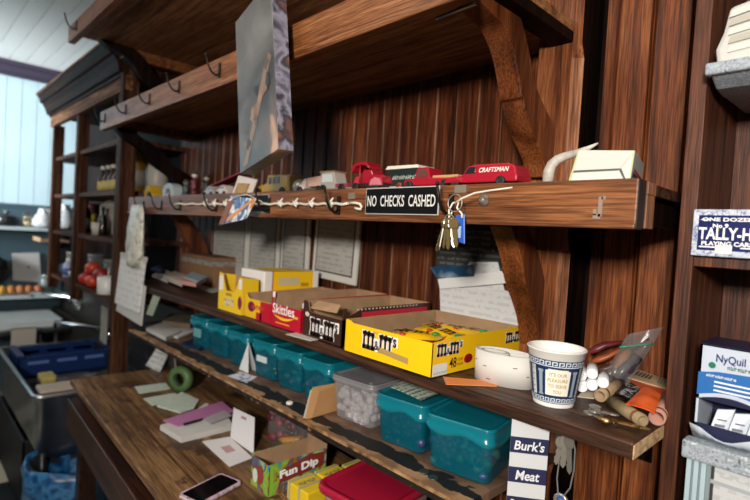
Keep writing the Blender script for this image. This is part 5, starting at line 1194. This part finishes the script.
MB().hexa([(-w_/2-.015,-.012,-h_),(w_/2-.015,-.012,-h_),(w_/2-.015,-.004,-h_),(-w_/2-.015,-.004,-h_)],[(-w_/2,0,0),(w_/2,0,0),(w_/2,.008,0),(-w_/2,.008,0)]).build('sheets',print_paper('pad_print','#c9c8c8','#9a9a9c','z',40,.4,12),t)
MB().hexa([(-w_/2-.02,-.004,-h_-.035),(w_/2,-.004,-h_-.05),(w_/2,.002,-h_-.05),(-w_/2-.02,.002,-h_-.035)],[(-w_/2+.01,.003,-h_*.5),(w_/2+.01,.003,-h_*.5),(w_/2+.01,.008,-h_*.5),(-w_/2+.01,.008,-h_*.5)]).build('rear_sheets',P('#b3b1b0',.7),t)
MB().box(-w_/2-.002,w_/2+.002,-.002,.01,-.012,.006).build('binding',P('#a9a8a6',.5),t)
q=[at(u,v,y=.73) for u,v in ((147,314),(153,316),(161,296),(156,290))]
sheet('hanging_slip','pale green paper slips hanging right of the calendar pad','paper',q,P('#8f9c88',.7),.004)
# ------------------------------------------------------------------ shelving unit further left
CY=.75; t=thing('shelving_unit','tall open wooden shelving unit with a moulded cornice at the left','shelving',(-3.3,WY,.9)); o_=t.location; o_.y=.9
for x_ in (-2.56,-3.32,-3.93): B(MB().box(x_-.024,x_+.024,CY,CY+.06,.92,EZ+.60)).build('post',W_LCAB,t,bevel=.003)
for z_ in (EZ+.385,EZ+.14,EZ-.095,EZ-.385): B(MB().box(-3.96,-2.52,CY+.015,WY+.03,z_-.024,z_)).build('shelf',W_LSH,t,bevel=.002)
B(MB().box(-3.22,-2.52,WY+.03,WY+.045,.95,EZ+.62)).build('back_panel',W_DARK,t)
B(MB().box(-3.97,-2.45,CY-.012,CY+.02,EZ+.59,EZ+.655)).build('fascia',wood('fascia_wood','#4a2f20','#80583c','#a3795a','x',.6,spec=.06),t,bevel=.002)
crown=[(CY+.02,EZ+.655),(CY-.018,EZ+.655),(CY-.022,EZ+.668),(CY-.036,EZ+.672),(CY-.04,EZ+.69),(CY-.046,EZ+.71),(CY-.058,EZ+.728),(CY-.06,EZ+.735),(CY-.076,EZ+.74),(CY-.080,EZ+.765),(CY-.092,EZ+.785),(WY,EZ+.785),(WY,EZ+.655)]
B(MB().prism(crown,'x',-3.98,-2.47)).build('cornice',wood('cornice_wood','#140b08','#2e1a13','#4a2d20','x',.6,spec=.06),t)
B(MB().box(-3.985,-2.46,CY-.098,CY-.06,EZ+.785,EZ+.797)).build('cornice_edge',wood('cornice_edge_wood','#5a3c2c','#927057','#b39278','x',.6,spec=.06),t)
def lathe_thing(name,label,cat,p,parts,grp=None):
    t=thing(name,label,cat,p,0,grp)
    for pn,prof,m in parts: MB().lathe(prof,18).build(pn,m,t)
    return t
S1=EZ+.14+.0005; S2=EZ-.095+.0005; S3=EZ-.385+.0005
for i,(u,y,lb) in enumerate(((103,.86,'brown bottle with a yellow label, leftmost of the row of four'),(108,.86,'brown bottle with a yellow label, second of the row of four'),(113,.86,'brown bottle with a yellow label, third of the row of four'),(118,.86,'brown bottle with a yellow label beside the shelving post'))):
    p=at(u,180,y=y); lathe_thing('bottle',lb,'bottle',(p.x,y,S1),[('glass',[(.026,0),(.028,.01),(.028,.085),(.012,.115),(.011,.14)],P('#3a221c',.2)),('label',[(.0285,.02),(.0285,.07)],P('#b8a55c',.5)),('cap',[(.0125,.138),(.0125,.158)],P('#c9c2b8',.4))],'yellow labelled bottles')
p=at(139,175,y=.93); lathe_thing('jug','large yellow and white bottle beside the shelving post','bottle',(p.x,.93,S1),[('body',[(.05,0),(.062,.01),(.062,.15),(.045,.20),(.022,.22)],P('#c99a2c',.4)),('label',[(.0625,.03),(.0625,.12)],P('#d8cfc0',.5)),('cap',[(.023,.218),(.023,.25)],P('#d8d4cc',.4))])
p=at(157,175,y=.98); lathe_thing('jug','white plastic bottle right of the yellow one','bottle',(p.x,.98,S1),[('body',[(.045,0),(.055,.01),(.055,.13),(.03,.18)],P('#b9b2a8',.4)),('cap',[(.02,.178),(.02,.2)],P('#8a3a3c',.4))])
p=at(85,225,y=.86); lathe_thing('bottle','black bottle with a grey label on the middle shelf of the unit','bottle',(p.x,.86,S2),[('glass',[(.032,0),(.034,.01),(.034,.12),(.014,.16),(.013,.19)],P('#161418',.2)),('label',[(.0345,.03),(.0345,.09)],P('#8f8a8c',.5)),('cap',[(.0145,.188),(.0145,.205)],P('#2c2022',.4))])
p=at(92,225,y=.95); lathe_thing('jar','yellow labelled jar with a dark red lid on the unit','jar',(p.x,.95,S2),[('glass',[(.05,0),(.055,.01),(.055,.13),(.045,.15)],P('#4a3a2c',.3)),('label',[(.0555,.05),(.0555,.12)],P('#b89a3a',.5)),('lid',[(.048,.148),(.048,.19)],P('#5a2228',.4))])
p=at(109,237,y=.92); t=thing('carton','tall beige carton on the middle shelf of the unit','carton',(p.x,.92,S2)); MB().box(-.06,.06,-.04,.04,0,.17).build('carton_body',P('#a89f92',.6),t,bevel=.003); MB().prism([(-.04,.17),(.04,.17),(0,.205)],'x',-.058,.058).build('gable_top',P('#b3aa9e',.6),t)
p=at(102,238,y=.84); lathe_thing('bottle','slim dark bottle in front of the beige carton','bottle',(p.x,.84,S2),[('glass',[(.022,0),(.024,.01),(.024,.09),(.009,.12),(.009,.15)],P('#1d1412',.2)),('cap',[(.0105,.148),(.0105,.162)],P('#3a2c28',.4))])
p=at(97,238,y=.82); lathe_thing('cup','small beige cup beside the slim dark bottle','cup',(p.x,.82,S2),[('cup_body',[(.026,0),(.034,.07),(.03,.07),(.024,.006)],P('#b5aca0',.5))])
for (u,y,s_,lb) in ((64,.93,.8,'big white plastic bag on the left of the shelving unit'),(43,.80,.6,'smaller white plastic bag at the outer left of the unit'),):
    p=at(u,230,y=y); t=thing('plastic_bag',lb,'bag',(p.x,y,S2)); rr=[]
    for (w_,z_) in ((.10,.0),(.15,.03),(.15,.09),(.10,.15),(.04,.19),(.06,.23)):
        rr.append([((w_*s_+.012*math.sin(5*a_+z_*50))*math.cos(a_),(w_*.75*s_+.01*math.sin(6*a_+z_*40))*math.sin(a_),z_*s_+.0005) for a_ in [2*PI*k/22 for k in range(22)]])
    MB().loft(rr).build('bag_body',P('#b9bcbe',.5,noise=.12,nscale=16),t)
p=at(54,241,y=.84); t=thing('wooden_tray','tan wooden tray sticking out under the white bags','tray',(p.x,.86,S2-.06)); MB().box(-.14,.12,-.12,.05,.0,.014).build('tray_base',P('#9a7a58',.6),t); MB().box(-.14,.12,-.125,-.12,.0,.03).build('tray_rim',P('#b08e68',.6),t)
t.location.z=S2-.095
# bowl shelf things
AP=[P('#a8221f',.3),P('#b83c26',.3),P('#7e1a1c',.3)]
for i,(u,y,h) in enumerate(((86,.80,.0),(93,.80,.0),(98,.86,.0),(89,.87,.0),(92,.83,.062),(101,.80,.05),(84,.86,.0))):
    p=at(u,285,y=y); t=thing('tomato','red tomato in the heap on the lower shelf of the unit','tomato',(p.x,y,S3+h),0,'red tomatoes on the shelf')
    MB().ball((0,0,.035),(.042,.042,.035),14,8).build('fruit',AP[i%3],t); MB().lathe([(.006,.066),(.003,.075)],8).build('stalk',P('#3c4a24',.6),t)
p=at(107,290,y=.79); t=lathe_thing('mug','white mug with a spoon on the lower shelf of the unit','mug',(p.x,.79,S3),[('mug_body',[(.04,0),(.046,.005),(.046,.09),(.042,.09),(.04,.01)],P('#cfcdca',.3))]); torus(MB(),(0.055,0,.045),.024,.006).build('handle',P('#cfcdca',.3),t); MB().tube([(0,0,.02),(.02,.0,.14)],.004,8).build('spoon',KS,t)
p=at(78,283,y=.80); lathe_thing('bowl','small white bowl left of the tomatoes','bowl',(p.x,.80,S3),[('bowl_body',[(.025,0),(.05,.04),(.055,.06),(.05,.06),(.02,.008)],P('#c4c0bc',.4))])
for (u,y,lb) in ((73,.90,'glass jar behind the small white bowl'),(95,.98,'glass jar behind the tomatoes'),(112,.95,'clear glass vase at the right end of the tomatoes shelf')):
    p=at(u,283,y=y); lathe_thing('jar',lb,'jar',(p.x,y,S3),[('glass',[(.04,0),(.045,.01),(.05,.14),(.046,.14),(.04,.014)],P('#8a8886',.1,alpha=.5)),('rim',[(.051,.134),(.052,.142),(.046,.142)],P('#9a9896',.2))])
p=at(68,281,y=.80); lathe_thing('bottle','blue and white bottle at the outer left of the tomatoes shelf','bottle',(p.x,.80,S3),[('body',[(.03,0),(.032,.08),(.014,.10)],P('#8f98ac',.4)),('label',[(.0325,.02),(.0325,.06)],P('#3a4a80',.5)),('cap',[(.015,.098),(.015,.12)],P('#c4c4c8',.4))])
p=at(58,283,y=.98); t=thing('coffee_grinder','dark coffee grinder on the outer left of the tomatoes shelf','grinder',(p.x,.98,S3)); MB().box(-.06,.06,-.05,.05,0,.12).build('base',P('#151313',.4),t,bevel=.006); MB().lathe([(.03,.12),(.06,.20),(.06,.23),(.05,.24)],16).build('hopper',P('#2a2422',.3),t); MB().tube([(.0,0,.24),(.05,-.02,.26),(.07,-.03,.26)],.006,8).build('crank',KB,t)
# clear window: far-left wall shelves and their things
M_WSH=P('#aebcc0',.5)
t=tag(MB().box(XF,XF+.24,-.9,.86,EZ-.125,EZ-.10).build('wall_shelf',M_WSH),'pale blue upper shelf on the far wall','shelf')
t=tag(MB().box(XF,XF+.28,-.9,1.0,EZ-.64,EZ-.615).build('wall_shelf',M_WSH),'pale blue lower shelf on the far wall holding oranges','shelf')
def fx(u,v): return at(u,v,x=XF+.12)
p=fx(6,220); t=thing('pot','black cooking pot on the upper far shelf','pot',(XF+.12,p.y,EZ-.0995)); MB().lathe([(.06,0),(.075,.01),(.075,.06),(.068,.075),(.025,.09)],20).build('pot_body',P('#141416',.3),t); MB().lathe([(.014,.09),(.018,.112),(.01,.118)],12).build('lid_knob',P('#5c5a58',.3),t); MB().tube([(0,-.07,.05),(0,-.14,.065)],.01,8).build('handle',P('#141416',.4),t)
p=fx(28,222); t=thing('kettle','pale brass kettle on the upper far shelf','kettle',(XF+.12,p.y,EZ-.0995)); MB().lathe([(.04,0),(.05,.02),(.048,.06),(.02,.08)],18).build('kettle_body',P('#a89c80',.3,.4),t); MB().tube([(.03,-.02,.04),(.07,-.03,.08)],[.012,.007],8).build('spout',P('#a89c80',.3,.4),t); torus(MB(),(0,0,.085),.03,.005,M=Matrix.Rotation(PI/2,4,'Z')).build('handle',P('#4a3c30',.4),t)
p=fx(43,228); t=thing('paper_bag','white paper bag at the right end of the upper far shelf','bag',(XF+.12,p.y,EZ-.0995)); MB().hexa([(-.07,-.05,0),(.07,-.05,0),(.07,.08,0),(-.07,.08,0)],[(-.03,-.035,.14),(.03,-.035,.14),(.04,.08,.09),(-.04,.08,.09)]).build('bag_body',P('#a9b0b2',.7),t,bevel=.01); MB().box(-.02,.02,-.03,.05,.10,.15).build('folded_top',P('#b5bcbe',.7),t)
for i,(u,cl) in enumerate(((2,'#b88a2c'),(11,'#b87a3c'),(20,'#b5754a'),(29,'#a8643c'),(38,'#b06a44'))):
    p=at(u,286,x=XF+.22); t=thing('orange',['yellow orange fruit at the left of the lower far shelf','second orange fruit from the left of the lower far shelf','middle orange fruit of the lower far shelf','large orange fruit below the white card','orange fruit at the right end of the lower far shelf'][i],'orange',(XF+.22,p.y,EZ-.6145),0,'oranges on the far shelf'); MB().ball((0,0,.036),(.036,.034,.036),14,9).build('fruit',P(cl,.5),t); MB().lathe([(.006,.071),(.004,.075)],8).build('stalk',P('#4a5024',.6),t)
p=fx(32,270); t=thing('card','white printed card standing behind the oranges on the far shelf','card',(XF+.04,p.y,EZ-.6145)); MB().hexa([(0,-.11,.09),(.004,-.11,.09),(.004,.08,.07),(0,.08,.07)],[(-.02,-.12,.30),(-.016,-.12,.30),(-.016,.06,.31),(-.02,.06,.31)]).build('card_face',P('#b5b3b2',.6),t); MB().box(-.015,-.005,-.02,.0,0,.2).build('stand',P('#5a4a3c',.5),t)
p=fx(46,286); lathe_thing('jar','grey jar at the right end of the lower far shelf','jar',(XF+.14,p.y,EZ-.6145),[('glass',[(.05,0),(.055,.01),(.055,.11),(.045,.125)],P('#5a6468',.3)),('lid',[(.048,.123),(.048,.145)],P('#8a8c8c',.3,.5))])
p=fx(-3,262); t=thing('urn','black urn behind the leftmost orange on the far shelf','urn',(XF+.08,p.y,EZ-.6145)); MB().lathe([(.04,0),(.05,.1),(.09,.17),(.08,.24),(.03,.27)],18).build('pot_body',P('#101214',.35),t); MB().lathe([(.012,.27),(.016,.29),(.01,.30)],10).build('lid_knob',P('#101214',.35),t)
# ------------------------------------------------------------------ sinks
KZ=EZ-.80; sx0,sx1,sy0,sy1=-3.62,-2.55,.45,1.03
t=thing('sink','deep stainless steel sink left of the desk','sink',((sx0+sx1)/2,.7,KZ-.30)); o_=t.location
cx_,cy_=(sx0+sx1)/2,(sy0+sy1)/2; w_,d_2=sx1-sx0,sy1-sy0
MB().loft([rrect(w_-.10,d_2-.10,.06,KZ-.30),rrect(w_-.04,d_2-.04,.05,KZ-.24),rrect(w_-.03,d_2-.03,.04,KZ-.02),rrect(w_+.0,d_2+.0,.04,KZ-.012),rrect(w_+.005,d_2+.005,.04,KZ+.006),rrect(w_-.03,d_2-.03,.03,KZ+.008),rrect(w_-.05,d_2-.05,.04,KZ-.012),rrect(w_-.07,d_2-.07,.05,KZ-.22),rrect(w_-.13,d_2-.13,.05,KZ-.27)]).xf(Matrix.Translation((cx_,cy_,0))@Matrix.Translation(-o_)).build('basin',M_STEEL,t)
for lx,ly in ((sx0+.06,sy0+.06),(sx1-.08,sy0+.06),(sx0+.06,sy1-.08),(sx1-.08,sy1-.08)): B(MB().tube([(lx,ly,0.0),(lx,ly,KZ-.25)],.018,10)).build('leg',P('#3a3a3c',.4,.8),t)
def faucet(label, base, tip, hgt):
    base=Vector(base); tip=Vector(tip); t=thing('faucet',label,'faucet',base); 
    mid=base+Vector((0,-.0,hgt)); pts=[base,base+Vector((0,0,hgt*.7)),mid.lerp(tip,.12)+Vector((0,0,.01)),mid.lerp(tip,.5)+Vector((0,0,.02)),tip+Vector((0,0,.035)),tip]
    MB().tube([p-base for p in pts],[.018,.016,.014,.013,.013,.014],10).build('spout',M_CHROME,t)
    for s in (-1,1): MB().tube([(s*.07,0,.0),(s*.07,0,.035),(s*.07,-.05,.045)],[.016,.014,.008],8).build('tap_handle',M_CHROME,t)
    MB().box(-.10,.10,-.02,.02,-.02,.008).build('base_plate',M_CHROME,t,bevel=.004); return t
fb=at(107,338,y=.97); ft=at(55,328,y=.74)
faucet('chrome swing faucet over the blue rack in the sink',(fb.x,.985,fb.z),(ft.x,.74,ft.z),.05)
fb=at(76,306,y=.97); ft=at(31,297,y=.74)
faucet('chrome swing faucet over the white board at the far left',(fb.x,.985,fb.z),(ft.x,.74,ft.z),.05)
struct('trim_3',MB().box(-4.75,-2.3,1.0,1.03,.05,EZ-.42).box(-4.75,-2.3,.94,1.03,.05,KZ+.0).box(-4.75,-2.3,.95,1.0,KZ,KZ+.06),P('#2a2724',.4,.3))
# blue rack
t=thing('dish_rack','dark blue plastic dish rack standing in the far end of the sink','dish rack',(-3.40,.735,KZ-.105)); BL=P('#0f2a5c',.35)
for (x_0,x_1,y_0,y_1) in ((-.14,.14,-.235,-.222),(-.14,.14,.222,.235),(-.14,-.127,-.235,.235),(.127,.14,-.235,.235)): MB().box(x_0,x_1,y_0,y_1,0,.12).build('wall',BL,t,bevel=.004)
MB().box(-.14,.14,-.235,.235,.0,.012).build('base',BL,t)
for k in range(3):
    for x_ in (.1392,-.1282): MB().box(x_,x_+.0012,-.19+.14*k,-.09+.14*k,.075,.092).build('slot',P('#5a74b4',.4),t)
for y_ in (-.24,.205): MB().box(-.15,.15,y_,y_+.035,.118,.13).build('rim',BL,t,bevel=.003)
p=at(38,385,z=KZ-.015); t=thing('sponge','yellow sponge on the front corner of the sink','sponge',(-2.86,.56,KZ-.02)); MB().loft([rrect(.11,.06,.01,.0),rrect(.112,.062,.01,.02),rrect(.11,.06,.01,.034)]).build('foam',P('#b5a25a',.85,noise=.2,nscale=60),t); MB().loft([rrect(.11,.06,.01,-.012),rrect(.11,.06,.01,.0)]).build('scouring_pad',P('#1c1c1a',.9),t)
p=at(62,392,z=KZ+.01); t=tag(MB().loft([rrect(.11,.16,.015,.0),rrect(.11,.16,.015,.012)],smooth=False).build('cutting_board',P('#b9a89a',.5),loc=(-2.63,.56,KZ+.0085)),'small beige board on the sink rim beside the desk','board')
# drainboard table at far left
t=thing('steel_table','stainless steel drainboard table in the far left corner','table',(-4.42,.6,0)); o_=t.location
B(MB().box(-4.72,-4.10,.05,.93,KZ-.03,KZ-.0)).build('table_top',M_STEEL,t,bevel=.005)
B(MB().tube([(-4.08,.05,KZ-.0),(-4.08,.93,KZ-.0)],.02,10)).build('rolled_edge',M_STEEL,t)
for lx in (-4.66,-4.16):
    for ly in (.10,.86): B(MB().tube([(lx,ly,0),(lx,ly,KZ-.03)],.018,8)).build('leg',M_STEEL,t)
t=tag(MB().loft([rrect(.5,.8,.03,.0),rrect(.5,.8,.03,.05)],smooth=False).build('cutting_board',P('#c9cdcc',.4),loc=(-4.40,.50,KZ+.001)),'large white cutting board on the steel drainboard table','board')
p=at(22,322,x=-4.14); t=tag(MB().box(-.002,.0,-.07,.07,-.12,.035).box(-.06,.0,-.07,.07,.03,.035).build('towel',P('#b9b0a4',.9),loc=(-4.056,p.y,KZ-.009)),'beige cloth hanging over the drainboard edge','cloth')
p=at(103,320,y=.93); t=tag(MB().box(-.06,.06,0,.004,-.14,.08).build('notice',P('#a09c8c',.7),loc=(p.x,.934,p.z)),'pale notice on the wall below the shelving unit','notice')
# bin with blue bag
bx_,by_=-2.52,.62
t=thing('waste_bin','waste bin lined with a blue plastic bag below the sink','bin',(bx_,by_,0),.0)
MB().lathe([(.13,.0),(.15,.01),(.178,.30),(.18,.31),(.172,.31),(.14,.02)],26).build('bin_body',P('#26282a',.5),t)
BB=blotch('blue_bag',['#0a2c50','#124a7c','#3a78aa','#0e3c68'],22,.35,6)
rings=[]
for (r_,z_) in ((.16,.12),(.20,.18),(.205,.28),(.20,.325),(.185,.32),(.17,.27),(.14,.16),(.11,.08)):
    rings.append([((r_+.007*math.sin(9*a_+z_*30)+.004*math.sin(17*a_))*math.cos(a_),(r_+.007*math.sin(8*a_+z_*40))*math.sin(a_),z_+.006*math.sin(6*a_)) for a_ in [2*PI*k/48 for k in range(48)]])
MB().loft(rings,cap0=False).build('bag_liner',BB,t)
MB().hexa([(-.06,-.04,.16),(.07,-.02,.19),(.07,.02,.19),(-.06,.0,.16)],[(-.06,-.03,.185),(.07,-.01,.21),(.07,.03,.21),(-.06,.01,.185)]).build('crumpled_paper',P('#b5b9bc',.7),t,bevel=.004)
# ------------------------------------------------------------------ dark things under the sink
t=thing('crate','black plastic crate standing on the floor under the sink','crate',(-3.2,.66,0)); CRM=P('#0e0e10',.6)
for (x0_,x1_,y0_,y1_) in ((-.40,.40,-.2,-.185),(-.40,.40,.185,.2),(-.40,-.385,-.2,.2),(.385,.40,-.2,.2)): MB().box(x0_,x1_,y0_,y1_,0,.32).build('wall',CRM,t,bevel=.004)
MB().box(-.4,.4,-.2,.2,0,.012).build('base',CRM,t)
for (dx_,dy_,cl,lb,hh_) in ((-.25,-.08,'#3c6a30','green capped bottle in the crate under the sink',.26),(-.12,.02,'#8a2430','red capped bottle in the crate under the sink',.27),(.1,-.1,'#8a8c90','pale capped bottle in the crate under the sink',.22),(.24,.03,'#2a4a6a','blue capped bottle in the crate under the sink',.24)):
    lathe_thing('bottle',lb,'bottle',(-3.2+dx_,.66+dy_,.0125),[('body',[(.05,0),(.055,.01),(.055,hh_-.06),(.02,hh_)],P('#2a2c30',.35)),('cap',[(.022,hh_-.002),(.022,hh_+.045)],P(cl,.4))])
# ------------------------------------------------------------------ light
def area(name, loc, target, size, power, col=(1,1,1), sy=None, spread=PI):
    l = bpy.data.lights.new(name,'AREA'); l.energy = power; l.size = size; l.color = col
    if sy: l.shape = 'RECTANGLE'; l.size_y = sy
    o = bpy.data.objects.new(name,l); C.objects.link(o); o.location = loc
    d = Vector(target)-Vector(loc); l.spread = spread; o.rotation_euler = d.to_track_quat('-Z','Y').to_euler(); return o
area('flash',(.34,-.87,EZ+.36),(-.8,.9,EZ-.05),.2,52,(1,.94,.86))
area('overhead_fill',(-1.3,-.6,HC-.04),(-1.3,.5,0),1.0,20,(1,.93,.84))  # unseen fill light, added overhead to brighten the desk top
area('side_window',(-3.7,-2.3,EZ+.45),(-4.8,.55,EZ+.6),1.0,42,(.93,.98,1),spread=1.0)
w = bpy.data.worlds.new('world'); bpy.context.scene.world = w; w.use_nodes = True
w.node_tree.nodes['Background'].inputs[0].default_value = (1,.95,.9,1); w.node_tree.nodes['Background'].inputs[1].default_value = .035
vs = bpy.context.scene.view_settings
vs.view_transform = 'Standard'; vs.look = 'None'; vs.exposure = 0; vs.gamma = 1; vs.use_curve_mapping = False
